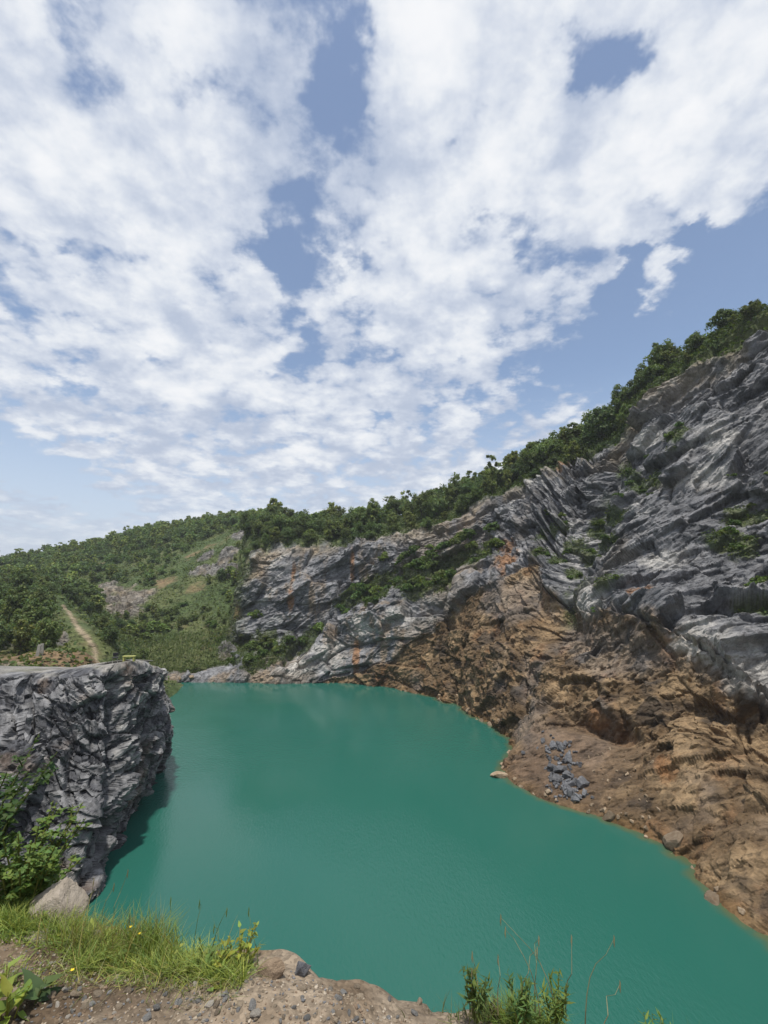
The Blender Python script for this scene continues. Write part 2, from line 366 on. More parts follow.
# ================================================================== SETTING: hillside heightfield (thin-plate spline through surveyed points)
HC = [at_y(*c) for c in [
 (150, 677, 100.5), (212, 676, 103.5), (130, 658, 105), (180, 657, 106), (225, 650, 109), (100, 655, 100),
 (130, 630, 118), (170, 632, 119), (212, 622, 121), (100, 625, 112),
 (120, 602, 135), (170, 592, 140), (208, 595, 137), (215, 568, 152), (235, 550, 158), (205, 578, 146),
 (100, 575, 165), (150, 556, 178), (200, 543, 178), (240, 531, 178), (90, 600, 130),
 (55, 566, 195), (100, 548, 212), (150, 534, 224), (190, 528, 228), (230, 521, 226), (268, 521, 215), (20, 574, 190),
 (0, 580, 170), (-60, 572, 170), (22, 600, 112), (0, 618, 92), (40, 622, 87), (0, 646, 70), (35, 655, 64), (60, 646, 74), (65, 610, 88), (97, 660, 61), (85, 632, 76), (62, 598, 104),
 (-60, 600, 92), (-140, 600, 95), (-60, 655, 58), (110, 640, 88), (118, 652, 78)]]
HC += [np.array(p, float) for p in [(-32, 46, 11.2), (-36, 48, 11.0), (-29, 44, 11.2), (-42, 48, 11.3), (-27, 46, 10.6), (-32, 43, 11.8), (-40, 43, 12.3), (-50, 46, 12.0), (-60, 44, 13.0), (-38, 50, 11.0), (-48, 56, 10.6), (-70, 60, 14), (-95, 50, 22), (-120, 90, 38),
 (-27, 52, 7.0), (-30, 60, 2), (-33, 72, -1), (-36, 85, -1), (-38, 94, -0.5), (-20, 70, -5), (-20, 92, -5), (-10, 60, -8), (-20, 50, -4), (-25, 96, -3),
 (-50, 34, 5), (-36, 34, 5), (-80, 30, 16), (-26, 36, 0), (-14, 108, -2), (-10, 125, 4), (-8, 150, 14), (-5, 190, 24), (-20, 260, 44),
 (-150, 330, 42), (-80, 340, 44), (0, 330, 38), (-260, 330, 32), (-260, 180, 34), (-220, 90, 36), (-160, 240, 36)]]
HC = np.array(HC)
def tps(r2): return np.where(r2 > 0, r2 * np.log(np.maximum(r2, 1e-9)), 0)
_XY = HC[:, :2] / 100; _n = len(HC)
_K = tps(((_XY[:, None] - _XY[None]) ** 2).sum(2)) + np.eye(_n) * 2e-4
_A = np.zeros((_n + 3, _n + 3)); _A[:_n, :_n] = _K; _A[:_n, _n] = 1; _A[:_n, _n + 1:] = _XY; _A[_n:, :_n] = _A[:_n, _n:].T
_w = np.linalg.solve(_A, np.concatenate([HC[:, 2], np.zeros(3)]))
def hill_base(xy):
    q = np.asarray(xy, float).reshape(-1, 2) / 100; out = np.zeros(len(q))
    for s in range(0, len(q), 40000):
        c = q[s:s + 40000]
        out[s:s + 40000] = tps(((c[:, None] - _XY[None]) ** 2).sum(2)) @ _w[:_n] + _w[_n] + c @ _w[_n + 1:]
    return out
def march(px, py, y0=58, y1=330):
    """where the sight line through a picture point meets the bare hillside"""
    Y = np.arange(y0, y1, 0.5); d = ray(px, py); pts = np.outer(Y / d[1], d) + [0, 0, H]
    k = np.where(pts[:, 2] < hill_base(pts[:, :2]))[0]
    return pts[k[0]] if len(k) else pts[-1]
hx = np.concatenate([np.linspace(-290, -120, 70)[:-1], np.linspace(-120, -6, 330)]); hy = np.concatenate([np.linspace(43, 135, 300)[:-1], np.linspace(135, 240, 210)[:-1], np.linspace(240, 345, 40)])
HX, HY = np.meshgrid(hx, hy, indexing='ij'); hxy = np.stack([HX.ravel(), HY.ravel()], 1); hz0 = hill_base(hxy)
def spots(P, lst):
    """soft sum of world-space round patches; lst: (point, radius)"""
    out = np.zeros(len(P))
    for c, r in lst: out = np.maximum(out, np.exp(-(((P[:, 0] - c[0]) ** 2 + (P[:, 1] - c[1]) ** 2) / r ** 2) ** 1.5))
    return out
HP = np.stack([hxy[:, 0], hxy[:, 1], hz0], 1)
scree_sp = [(march(112, 592), 7), (march(130, 600), 7.5), (march(122, 612), 5.5), (march(105, 585), 4)]
rock_sp = [(march(215, 573), 4), (march(200, 574), 3.5), (march(230, 572), 4), (march(230, 553), 3.5), (march(242, 535), 4.5), (march(226, 560), 3), (march(53, 587), 2), (march(228, 652), 2.5), (march(58, 646), 1.5), (march(22, 651), 1.6), (march(10, 648), 1.6), (march(205, 558), 3)]
soil_sp = [(march(98, 565), 5), (march(105, 562), 5), (march(5, 640), 5), (march(12, 650), 4), (march(22, 656), 3), (march(190, 556), 4), (march(172, 548), 4), (march(215, 545), 5), (march(0, 630), 5), (march(195, 590), 4), (march(165, 585), 5)]
sc_ = spots(HP, scree_sp); rk_ = spots(HP, rock_sp); so_ = spots(HP, soil_sp)
nz = fbm(HP, 0.06, 4, off=1.5)
hf2, hr2, _ = facets(HP * [1, 1, 2], 1 / 3.2, 2.0); hf3, hr3, _ = facets(HP, 1 / 1.3, 6.0)
patch = np.maximum.reduce([sc_ * 0.8, rk_]); pm = sstep(patch + 0.35 * fbm(HP, 0.25, 3, off=4), 0.35, 0.6)
hz1 = hz0 + 1.1 * nz * sstep(HY.ravel(), 60, 110) + 0.35 * fbm(HP, 0.35, 3) + pm * (1.5 * hf2 + 0.9 * hf3 + 0.5 * rk_)
hz1 -= 10 * sstep(HP[:, 0], -32, -28) * (1 - sstep(HP[:, 1], 62, 70))
flat_ = np.exp(-((HP[:, 0] + 38) / 26) ** 2 - ((HP[:, 1] - 106) / 9) ** 2)
# footpath
PATH = np.array([march(*p)[:2] for p in [(97, 661), (95, 650), (88, 640), (82, 633), (75, 624), (70, 616), (64, 609)]])
def path_dist(xy):
    d = np.full(len(xy), 1e9)
    for a, b in zip(PATH[:-1], PATH[1:]):
        ab = b - a; t = np.clip(((xy - a) @ ab) / (ab @ ab), 0, 1); d = np.minimum(d, np.linalg.norm(xy - a - t[:, None] * ab, axis=1))
    return d
pd_ = path_dist(hxy)
hz1 = np.maximum(hz1, -9.0)
HP[:, 2] = hz1 - 0.12 * np.exp(-(pd_ / 0.7) ** 2)
g1 = np.array([0.056, 0.084, 0.026]); g2 = np.array([0.092, 0.108, 0.038]); soil = np.array([0.20, 0.135, 0.075]); gry = np.array([0.125, 0.120, 0.112]); tan = np.array([0.27, 0.215, 0.145])
hc = lerp3(np.tile(g1, (len(HP), 1)), np.tile(g2, (len(HP), 1)), sstep(fbm(HP, 0.11, 4, off=9), -0.3, 0.35))
hc = lerp3(hc, np.tile(soil, (len(HP), 1)), 0.7 * sstep(0.8 * so_ + 0.9 * fbm(HP, 0.3, 5, 0.6, off=12), 0.4, 1.0) + 0.3 * sstep(fbm(HP, 0.3, 4, off=15), 0.25, 0.6))
rc = gry[None] * (0.5 + 1.2 * hr3)[:, None]; rc = lerp3(rc, np.tile(tan, (len(HP), 1)), 0.5 * sstep(fbm(HP, 0.3, 3, off=19), 0.0, 0.5) + 0.3 * sc_)
bnk = (1 - sstep(HP[:, 1] + 3 * fbm(HP, 0.3, 3, off=33), 60, 68)) * sstep(-HP[:, 0], 18, 22); hc = lerp3(hc, lerp3(np.tile(soil * 0.9, (len(HP), 1)), np.tile(np.array([0.22, 0.21, 0.19]), (len(HP), 1)), 1 - sstep(HP[:, 1] + 4 * fbm(HP, 0.4, 3, off=35), 47, 55)), bnk * (0.8 + 0.2 * sstep(fbm(HP, 0.5, 4, off=36), -0.3, 0.2)))
hc = lerp3(hc, rc, pm); hc = lerp3(hc, np.tile(tan * 1.1, (len(HP), 1)), np.clip(1 - sstep(pd_ + 0.25 * fbm(HP, 1.2, 2), 0.18, 0.5), 0, 1))
hill = add('hillside', mesh_np('hillside', HP, grid_faces(len(hx), len(hy)), hc), M_SOIL, kind='structure', label='green quarry hillside with bare scree and ledges of rock')
hill_z = HP[:, 2].reshape(len(hx), len(hy))
def hz_at(x, y):
    i = np.interp(x, hx, np.arange(len(hx))); j = np.interp(y, hy, np.arange(len(hy)))
    i0 = min(int(i), len(hx) - 2); j0 = min(int(j), len(hy) - 2); a = i - i0; b = j - j0
    return (hill_z[i0, j0] * (1 - a) + hill_z[i0 + 1, j0] * a) * (1 - b) + (hill_z[i0, j0 + 1] * (1 - a) + hill_z[i0 + 1, j0 + 1] * a) * b

# ------------------------------------------------------------------ cliff colours (what the rock is made of)
def pick(px, py, bvh=None):
    d = ray(px, py); h = (bvh or bvh_cliff).ray_cast(Vector((0, 0, H)), Vector(d))
    return np.array(h[0]) if h[0] is not None else None
def blob3(P, lst):
    out = np.zeros(len(P))
    for c, r in lst:
        if c is None: continue
        r = np.array(r if hasattr(r, '__len__') else (r, r, r), float)
        out = np.maximum(out, np.exp(-((((P - c) / r) ** 2).sum(1)) ** 1.5))
    return out
n = len(PD); one = np.ones((n, 1))
dark = np.array([0.095, 0.098, 0.106]); mid = np.array([0.20, 0.20, 0.208]); pale = np.array([0.38, 0.37, 0.355])
br1 = np.array([0.118, 0.078, 0.042]); br2 = np.array([0.245, 0.170, 0.096]); br3 = np.array([0.050, 0.038, 0.028]); och = np.array([0.25, 0.125, 0.052])
streak = fbm(bedspace(PD, 5.0), 0.30, 5, 0.55, off=7)
cg = lerp3(one * dark, one * mid, sstep(streak * 0.9 + 0.45 * (r2 - 0.5) + 0.35 * (r3 - 0.5), -0.42, 0.22))
cg = lerp3(cg, one * pale, sstep(streak + 0.9 * fbm(PD, 0.07, 3, off=13) + 0.45 * (r2 - 0.5), 0.30, 0.85) * 0.9)
cg = lerp3(cg, one * np.array([0.20, 0.165, 0.12]), 0.55 * sstep(fbm(PD, 0.09, 4, off=23), 0.12, 0.45))
cb = lerp3(one * br1, one * br2, sstep(fbm(PD, 0.28, 5, off=29) + 0.5 * (r2 - 0.5) + 0.3 * (r3 - 0.5), -0.25, 0.45))
cb = lerp3(cb, one * br3, sstep(fbm(Bw, 0.30, 4, off=37) + 0.5 * (r1 - 0.5), 0.10, 0.55) * 0.85)
cb = lerp3(cb, one * np.array([0.20, 0.105, 0.048]), 0.55 * sstep(fbm(PD * [1.3, 1.3, 0.4], 0.25, 5, 0.6, off=95), 0.08, 0.5))
cb = lerp3(cb, one * mid * 0.8, 0.35 * sstep(fbm(PD, 0.10, 3, off=41), 0.15, 0.4))
_far = 1 - sstep(U_, 5.0, 7.5); cg = lerp3(cg * 0.84, cg * 1.05, _far); cg = lerp3(cg, one * np.array([0.25, 0.19, 0.13]), 0.75 * _far * sstep(fbm(PD * [1.6, 1.6, 0.4], 0.22, 5, 0.6, off=91), 0.0, 0.42))
cc = lerp3(cg, cb, brown)
ORANGE = [(pick(505, 562), (2.5, 3, 5)), (pick(507, 548), (2, 3, 3)), (pick(293, 575), (0.9, 3, 6)), (pick(291, 600), (0.9, 3, 5)), (pick(356, 655), (1.0, 3, 6)), (pick(352, 565), (0.8, 3, 4)), (pick(640, 590), (2, 3, 1.0)), (pick(668, 765), (1.0, 2, 2.2)), (pick(560, 465), (2.0, 3, 2)), (pick(600, 720), (1.5, 2, 1.5)), (pick(236, 610), (1.5, 3, 3))]
cc = lerp3(cc, one * och, 0.8 * sstep(1.0 * blob3(PD, ORANGE) + 0.7 * fbm(PD * [1.6, 1.6, 0.7], 0.55, 5, 0.6, off=43), 0.40, 1.0))
PALE = [(pick(700, 640), (4.5, 4, 2.5)), (pick(730, 655), (4, 4, 2.5)), (pick(755, 680), (3.5, 4, 2.2)), (pick(585, 600), (3.0, 4, 3)), (pick(300, 670), (7, 3, 2.5)), (pick(330, 655), (5, 3, 4)), (pick(360, 625), (3, 3, 4)), (pick(710, 480), (2.5, 4, 2.5)), (pick(650, 440), (2.5, 4, 3)), (pick(720, 440), (2, 4, 2)), (pick(665, 560), (3, 4, 2)), (pick(400, 615), (4, 4, 3))]
cc = lerp3(cc, one * np.array([0.40, 0.385, 0.36]), 0.75 * sstep(blob3(PD, PALE) + 0.55 * fbm(bedspace(PD, 3), 0.5, 4, off=47), 0.40, 0.95))
cc = lerp3(cc, one * np.array([0.125, 0.085, 0.056]) * (0.75 + 0.5 * r3)[:, None], talus * 0.92)
cc = lerp3(cc, cc * 0.55, np.clip(crack, 0, 1) * 0.6)      # rock colour darker along the cracks
rim = sstep(V_, 4.72, 5.0) * (1 - sstep(V_, 5.0, 5.15)); cc = lerp3(cc, one * np.array([0.23, 0.19, 0.135]), 0.7 * rim * sstep(fbm(PD, 0.25, 3, off=51), -0.3, 0.3))
wet = 1 - sstep(PD[:, 2], 0.1, 0.75); cc = lerp3(cc, one * np.array([0.17, 0.10, 0.04]) * 0.8, wet * (0.45 + 0.4 * sstep(fbm(PD, 0.4, 3, off=88), -0.2, 0.3)) * sstep(U_, 4.0, 5.0)); cc = lerp3(cc, cc * 0.6, wet * 0.7 * (1 - sstep(U_, 4, 5)))
VEG = [(360, 590), (375, 585), (390, 583), (405, 578), (420, 575), (437, 571), (452, 567), (468, 561), (485, 556), (440, 582), (380, 597), (415, 587), (350, 597),
       (540, 552), (558, 560), (575, 546), (598, 530), (545, 538), (612, 515), (640, 490), (628, 470), (676, 435), (604, 540), (590, 560), (560, 530),
       (742, 546), (762, 520), (752, 612), (735, 545), (764, 606), (720, 540), (740, 520), (575, 575), (605, 580), (655, 480),
       (245, 650), (260, 650), (275, 655), (287, 648), (255, 660), (310, 640), (265, 641), (250, 640)]
VEGP = [(p, pick(*p)) for p in VEG]
gm = np.maximum(0.8 * sstep(1.0 * blob3(PD, [(q, 1.9 + 1.8 * (p[0] < 500)) for p, q in VEGP if q is not None]) + 0.8 * fbm(PD, 0.8, 4, 0.6, off=53), 0.40, 0.80), sstep(V_ + 0.25 * fbm(PD, 0.2, 4, off=55), 5.02, 5.2))
gm = np.maximum(gm, 0.8 * gul * sstep(fbm(PD, 0.35, 3, off=57), -0.1, 0.4))
shelfg = (1 - sstep(U_, 1.6, 2.4)) * sstep(V_, 2.6, 3.1); gm = np.maximum(gm, shelfg)
cc = lerp3(cc, lerp3(one * g1, one * g2, sstep(fbm(PD, 0.3, 3, off=59), -0.2, 0.3)), np.clip(gm, 0, 1))
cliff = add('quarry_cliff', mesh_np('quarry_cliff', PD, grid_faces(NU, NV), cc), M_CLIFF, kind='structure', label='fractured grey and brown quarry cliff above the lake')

# ================================================================== SETTING: rock outcrop with a flat top on the left
def oprof(T_, M_, W_, back=(-0.5, 0.8)):
    t, m, w = (np.array(q, float) for q in (T_, M_, W_))
    b = np.array([back[0], back[1], 0]); b /= np.linalg.norm(b)
    u = w + (w - m) * 0.15; u[2] = -3
    return [u, w, w * 0.5 + m * 0.5, m, m * 0.45 + t * 0.55 + np.array([0, 0, 0.5]), t, t + b * 4 + [0, 0, -0.05], t + b * 11 + [0, 0, -1.1]]
A_ = at_y
OS = [
 oprof((-75, 26, 17), (-72, 20, 9), (-68, 14, 0), (-0.3, 1)),
 oprof((-56, 33, 14.3), (-52, 28, 8), (-46, 20, 0), (-0.2, 1)),
 oprof(A_(-20, 678, 36), A_(-30, 790, 31), (-31, 24, 0), (-0.1, 1)),
 oprof(A_(30, 677, 36.5), A_(38, 775, 33.5), (-25.5, 29.5, 0), (-0.05, 1)),
 oprof(A_(72, 674, 37), A_(84, 770, 34.5), (-21.0, 31.5, 0), (-0.1, 1)),
 oprof(A_(108, 669, 37.8), A_(116, 765, 36.0), at_z(82, 899), (-0.15, 1)),
 oprof(A_(132, 666, 40), A_(141, 750, 41), at_z(110, 844), (-0.5, 0.9)),
 oprof(A_(150, 664, 43), A_(161, 736, 46.5), at_z(136, 808), (-0.9, 0.5)),
 oprof(A_(160, 668, 46.5), A_(168, 708, 51), at_z(153, 780), (-1, 0.1)),
 oprof((-25.2, 49.5, 11.6), (-24.6, 54, 7), (-26.5, 60, 0), (-1, -0.1)),
 oprof((-29, 52.5, 11.0), (-28.5, 58.0, 6.5), (-30.5, 66, 0), (-0.9, -0.4)),
 oprof((-38, 56, 10.2), (-37, 62, 6.5), (-37, 72, 0), (-0.9, -0.4)),
 oprof((-48, 59, 9.9), (-46, 66, 7.0), (-43, 80, 0), (-0.6, -0.6)),
]
OS = np.array(OS); ol = np.linalg.norm(np.diff(OS[:, 2:6].mean(1), axis=0), axis=1); ol[0] *= 0.25; ol[1] *= 0.5; ol[-3:] *= 0.4; ol[3:8] *= 1.5
ov = np.linalg.norm(np.diff(OS[3:9], axis=1).mean(0), axis=1); ov[0] *= 0.4; ov[6] *= 0.35
ONU, ONV = 520, 300
ous = spread(ol, ONU); ovs = spread(ov, ONV)
OG = catmull(OS, ous); OG = catmull(OG.transpose(1, 0, 2).copy(), ovs).transpose(1, 0, 2); ON = sheet_normals(OG).reshape(-1, 3)
OP = OG.reshape(-1, 3); oU, oV = [a.ravel() for a in np.meshgrid(ous, ovs, indexing='ij')]
if ON[(oV > 5.6)][:, 2].mean() < 0: ON = -ON
obed = Vector((0.55, -0.25, 0.80)).normalized()
ow = np.stack([fbm(OP, 0.2, 1, off=o) for o in (1.1, 5.7, 9.2)], 1)
def obs(P, k): nn = np.array(obed); return P + np.outer((P @ nn) * (k - 1), nn)
OB = obs(OP, 2.6) + ow * 0.5
of1, or1, oe1 = facets(OB, 1 / 4.8, 4.0); of2, or2, oe2 = facets(OB, 1 / 1.7, 9.0); of3, or3, _ = facets(OB, 1 / 0.7, 15.0)
oface = 1 - sstep(oV, 5.02, 5.40); osml = 0.03 * fbm(OP, 1.2, 4)
ozig = fbm(OP, 0.35, 3, off=77)
od = (oface * sstep(oV, 0.3, 1.0) * (1 - 0.6 * sstep(oV, 4.6, 5.05))) * (1.0 * fbm(OP, 0.12, 2, off=66) + 0.95 * of1 + 0.45 * of2 + 0.24 * of3 - 0.2 * np.exp(-(oe1 / 0.05) ** 2) - 0.15 * np.exp(-(oe2 / 0.05) ** 2) ) + osml
od += -1.5 * np.exp(-((oU - 4.75 - 0.15 * oV) / 0.28) ** 2) * sstep(oV, 1.0, 2.0) * (1 - sstep(oV, 4.0, 5.2))
OPD = OP + ON * od[:, None]; OPD[:, 2] -= 1.3 * np.clip(ozig + 0.1, 0, 1) * np.exp(-((oV - 5.0) / 0.25) ** 2)
oone = np.ones((len(OP), 1))
ost = fbm(obs(OPD, 4.0), 0.7, 5, 0.55, off=3)
oc = lerp3(oone * np.array([0.07, 0.072, 0.08]), oone * np.array([0.205, 0.205, 0.21]), sstep(ost + 0.5 * (or2 - 0.5) + 0.4 * (or3 - 0.5), -0.35, 0.35))
oc = lerp3(oc, oone * np.array([0.36, 0.355, 0.34]), 0.8 * sstep(ost + 0.5 * (or2 - 0.5) + 0.9 * fbm(OPD, 0.15, 3, off=6) + 0.55 * sstep(OPD[:, 2], 5, 13) , 0.55, 1.05))
oc = lerp3(oc, oone * np.array([0.20, 0.115, 0.05]), 0.35 * sstep(fbm(OPD, 0.35, 3, off=8), 0.2, 0.5))
grav = lerp3(oone * np.array([0.17, 0.162, 0.148]), oone * np.array([0.26, 0.248, 0.228]), sstep(fbm(OPD, 0.5, 4, off=21), -0.3, 0.3))
grav = lerp3(grav, oone * np.array([0.12, 0.13, 0.05]), 0.25 * sstep(fbm(OPD, 0.35, 4, off=25), 0.22, 0.45))
oc = lerp3(oc, grav, sstep(oV + 0.8 * fbm(OPD, 0.6, 4, 0.6, off=28), 5.05, 5.45))
oc = lerp3(oc, oc * 0.55, 1 - sstep(OPD[:, 2], 0.05, 0.5))
outcrop = add('rock_outcrop', mesh_np('rock_outcrop', OPD, grid_faces(ONU, ONV), oc), M_OUT, kind='structure', label='dark grey rock outcrop with a flat gravel top beside the water')
_ob = OPD.reshape(ONU, ONV, 3)[::2, ::2]; bvh_out = BVHTree.FromPolygons([tuple(p) for p in _ob.reshape(-1, 3)], grid_faces(*_ob.shape[:2]).tolist())

# ================================================================== SETTING: near bank the camera stands on
GZ = 18.3
EDGE_PX = [(-260, 800), (-120, 845), (-40, 868), (10, 885), (70, 918), (120, 938), (180, 950), (240, 962), (275, 966), (310, 978), (350, 992), (400, 1004), (430, 1011), (470, 1008), (520, 1012), (580, 1030), (650, 1060), (800, 1090)]
EW = np.array([at_z(*p, GZ) for p in EDGE_PX]); o_ = np.argsort(EW[:, 0]); EW = EW[o_]
def edge_y(x): return np.interp(x, np.concatenate([[-60, -25], EW[:, 0], [8, 40]]), np.concatenate([[20, 10], EW[:, 1], [1.4, 0.0]]))
gx = np.concatenate([np.linspace(-60, -8, 60)[:-1], np.linspace(-8, -4.2, 70)[:-1], np.linspace(-4.2, 2.6, 320)[:-1], np.linspace(2.6, 6, 50)[:-1], np.linspace(6, 34, 40)])
gt = np.concatenate([np.linspace(-40, -3, 20)[:-1], np.linspace(-3, -1.6, 25)[:-1], np.linspace(-1.6, 0.5, 130)[:-1], np.linspace(0.5, 2.5, 50)[:-1], np.linspace(2.5, 16, 70)])
GX, GT = np.meshgrid(gx, gt, indexing='ij'); gxf = GX.ravel(); gtf = GT.ravel()
gp = np.stack([gxf, edge_y(gxf) + gtf, np.zeros(len(gxf))], 1)
wob = 0.05 * fbm(gp, 2.2, 4, off=2) + 0.03 * fbm(gp, 7, 3, off=5)
tt = gtf + wob * 2.0 - 0.10
def bank_z(x, t):
    top = GZ - 0.10 * np.exp(-np.abs(t) / 0.35) * (t < 0)
    d = np.maximum(t, 0); drop = np.where(d < 0.35, 1.9 * d * d / 0.35, 1.9 * (0.35) + (d - 0.35) * 1.75)
    return np.where(t > 0, GZ - 0.10 - drop, top)
gp[:, 2] = bank_z(gxf, tt) + 0.045 * fbm(gp, 1.7, 4, off=9) + 0.018 * fbm(gp, 9, 4, off=11) + 0.5 * fbm(gp, 0.5, 3, off=14) * sstep(gtf, 1.0, 4)
gp[:, 2] += 0.06 * np.exp(-((gxf + 0.5) / 0.35) ** 2 - (gtf / 0.3) ** 2)
gf2, gr2, _ = facets(gp, 1 / 0.9, 3.0); gp[:, 2] += 0.35 * gf2 * sstep(gtf, 0.5, 2); gp[:, 2] = np.maximum(gp[:, 2], -9.0 - 0.01 * gtf)
gone = np.ones((len(gp), 1))
gc = lerp3(gone * np.array([0.175, 0.130, 0.088]), gone * np.array([0.27, 0.218, 0.162]), sstep(fbm(gp, 3.0, 5, off=17), -0.3, 0.3))
gc = lerp3(gc, gone * np.array([0.075, 0.052, 0.033]), 0.8 * sstep(fbm(gp, 1.6, 4, off=19) + 0.6 * np.exp(-((gxf + 1.7) / 0.9) ** 2) * (gtf > -0.9), 0.15, 0.6))
gc = lerp3(gc, gone * np.array([0.17, 0.165, 0.16]), 0.7 * sstep(fbm(gp, 0.7, 4, off=23), 0.05, 0.4))
gc = lerp3(gc, gone * np.array([0.10, 0.10, 0.10]) * (0.6 + gr2)[:, None], 0.7 * sstep(gtf, 0.6, 2.0))
def mat_near():
    m, T = new_mat('gravelly_soil'); p = pos(T)
    vo = T.n('ShaderNodeTexVoronoi'); vo.inputs['Scale'].default_value = 55; T.L.new(p, vo.inputs['Vector'])
    n1 = T.noise(p, 9, 8, 0.7); n2 = T.noise(p, 70, 4, 0.6)
    cellv = T.n('ShaderNodeSeparateColor'); T.L.new(vo.outputs['Color'], cellv.inputs[0])
    k = T.m('ADD', T.mapr(n1, 0.25, 0.75, 0.55, 1.35, False), T.m('MULTIPLY', T.m('SUBTRACT', cellv.outputs[0], 0.5), 0.5))
    h = T.m('ADD', T.m('MULTIPLY', T.m('SUBTRACT', 0.7, vo.outputs['Distance']), 0.5), T.m('ADD', n1, T.m('MULTIPLY', n2, 0.4)))
    principled(T, T.v('SCALE', vcol(T), scale=k), 0.92, 0.15, bump(T, h, 0.9, 0.012)); return m
bank = add('ground', mesh_np('ground', gp, grid_faces(len(gx), len(gt)), gc), mat_near(), kind='structure', label='gravelly earth bank at the quarry edge')
bvh_bank = BVHTree.FromPolygons([tuple(p) for p in gp], grid_faces(len(gx), len(gt)).tolist())
def bank_at(x, y):
    h = bvh_bank.ray_cast(Vector((x, y, 40)), Vector((0, 0, -1))); return h[0].z if h[0] is not None else GZ
def bank_px(px, py):
    q = pick(px, py, bvh_bank); return q if q is not None else at_z(px, py, GZ)

# outlying land behind everything, so that the ground reaches the horizon
bx = np.concatenate([-np.geomspace(1200, 60, 20), np.linspace(-45, 45, 10), np.geomspace(60, 1200, 20)])
BXg, BYg = np.meshgrid(bx, bx, indexing='ij'); rr = np.hypot(BXg, BYg - 100)
bzf = -10.5 + 11 * sstep(rr, 250, 500) + 16 * sstep(rr, 350, 900) * fbm(np.stack([BXg.ravel(), BYg.ravel(), BXg.ravel() * 0], 1), 1 / 420, 3).reshape(BXg.shape)
bp = np.stack([BXg.ravel(), BYg.ravel(), bzf.ravel()], 1)
add('terrain', mesh_np('terrain', bp, grid_faces(len(bx), len(bx)), np.tile(g1, (len(bp), 1)), True), M_SOIL, kind='structure', label='low green land reaching the horizon')
# the hill behind the cliff falls away to the right and behind
# ================================================================== SETTING: water
wx = np.linspace(-60, 44, 160); wy = np.linspace(-16, 112, 200); WX, WY = np.meshgrid(wx, wy, indexing='ij')
wp = np.stack([WX.ravel(), WY.ravel(), np.zeros(WX.size)], 1)
Gd = PD.reshape(NU, NV, 3); shore = []
for i in range(0, NU, 3):
    zz = Gd[i, :, 2]; k = np.where(zz > 0)[0]
    if len(k) and us[i] > 5.3: shore.append(Gd[i, k[0], :2])
shore = np.array(shore); wd = np.full(len(wp), 9.0)
for s in range(0, len(wp), 20000):
    c = wp[s:s + 20000, :2]; wd[s:s + 20000] = np.sqrt(((c[:, None] - shore[None]) ** 2).sum(2).min(1))
wfac = np.clip(1 - wd / 1.7, 0, 1)
def mat_water():
    m, T = new_mat('water'); p = pos(T); a = vcol(T)
    sp = T.n('ShaderNodeSeparateColor'); T.L.new(a, sp.inputs[0])
    f = T.m('MULTIPLY', T.mapr(T.m('ADD', sp.outputs[0], T.m('MULTIPLY', T.m('SUBTRACT', T.noise(p, 0.8, 5, 0.6), 0.5), 0.7)), 0.35, 1.0), 0.75)
    base = T.mix(T.noise(p, 0.05, 3, 0.5), (0.018, 0.102, 0.079, 1), (0.021, 0.115, 0.088, 1))
    c = T.mix(f, base, (0.10, 0.095, 0.035, 1))
    mp = T.n('ShaderNodeMapping'); mp.inputs['Scale'].default_value = (1.0, 0.45, 1); mp.inputs['Rotation'].default_value = (0, 0, R(25)); T.L.new(p, mp.inputs['Vector'])
    h = T.m('ADD', T.noise(mp.outputs[0], 5.5, 4, 0.55, 0.3), T.m('MULTIPLY', T.noise(p, 0.25, 3, 0.5), 0.8))
    amp_ = T.mapr(T.noise(p, 0.045, 2, 0.5), 0.40, 0.60, 0.10, 0.36)
    b = T.n('ShaderNodeBump'); b.inputs['Distance'].default_value = 0.12; T.L.new(amp_, b.inputs['Strength']); T.L.new(h, b.inputs['Height'])
    pr = principled(T, c, 0.10, 0.5, b.outputs[0]); pr.inputs['IOR'].default_value = 1.33; return m
add('water', mesh_np('water', wp, grid_faces(160, 200), np.repeat(wfac[:, None], 3, 1), True), mat_water(), kind='structure', label='opaque turquoise green quarry lake')

# ================================================================== VEGETATION builders
rng = np.random.RandomState(21)
def unit(v): return v / (np.linalg.norm(v, axis=-1, keepdims=True) + 1e-9)
def cards(cent, size, nrm, col, elong=1.5, fold=0.25):
    """leaf sprays: kite-shaped faces of two triangles with a fold"""
    n = len(cent); a = unit(np.cross(nrm, rng.normal(size=(n, 3)))); b = np.cross(nrm, a)
    s = np.asarray(size).reshape(-1, 1) * np.ones((n, 1))
    V = np.stack([cent - a * s * elong * 0.5, cent + b * s * 0.5 + nrm * s * fold * 0.5, cent + a * s * elong * 0.5, cent - b * s * 0.5 + nrm * s * fold * 0.5], 1).reshape(-1, 3)
    i = np.arange(n) * 4; Fc = np.stack([np.stack([i, i + 1, i + 2], 1), np.stack([i, i + 2, i + 3], 1)], 1).reshape(-1, 3)
    return V, Fc, np.repeat(col, 4, 0)
def greens(n, base, spread_=0.35):
    k = 1 + spread_ * rng.uniform(-1, 1, (n, 1)); h = rng.uniform(-0.12, 0.16, (n, 1))
    return np.clip(np.array(base)[None] * k * np.concatenate([1 + h * 1.6, 1 + h * 0.3, 1 - h], 1), 0.004, 1)
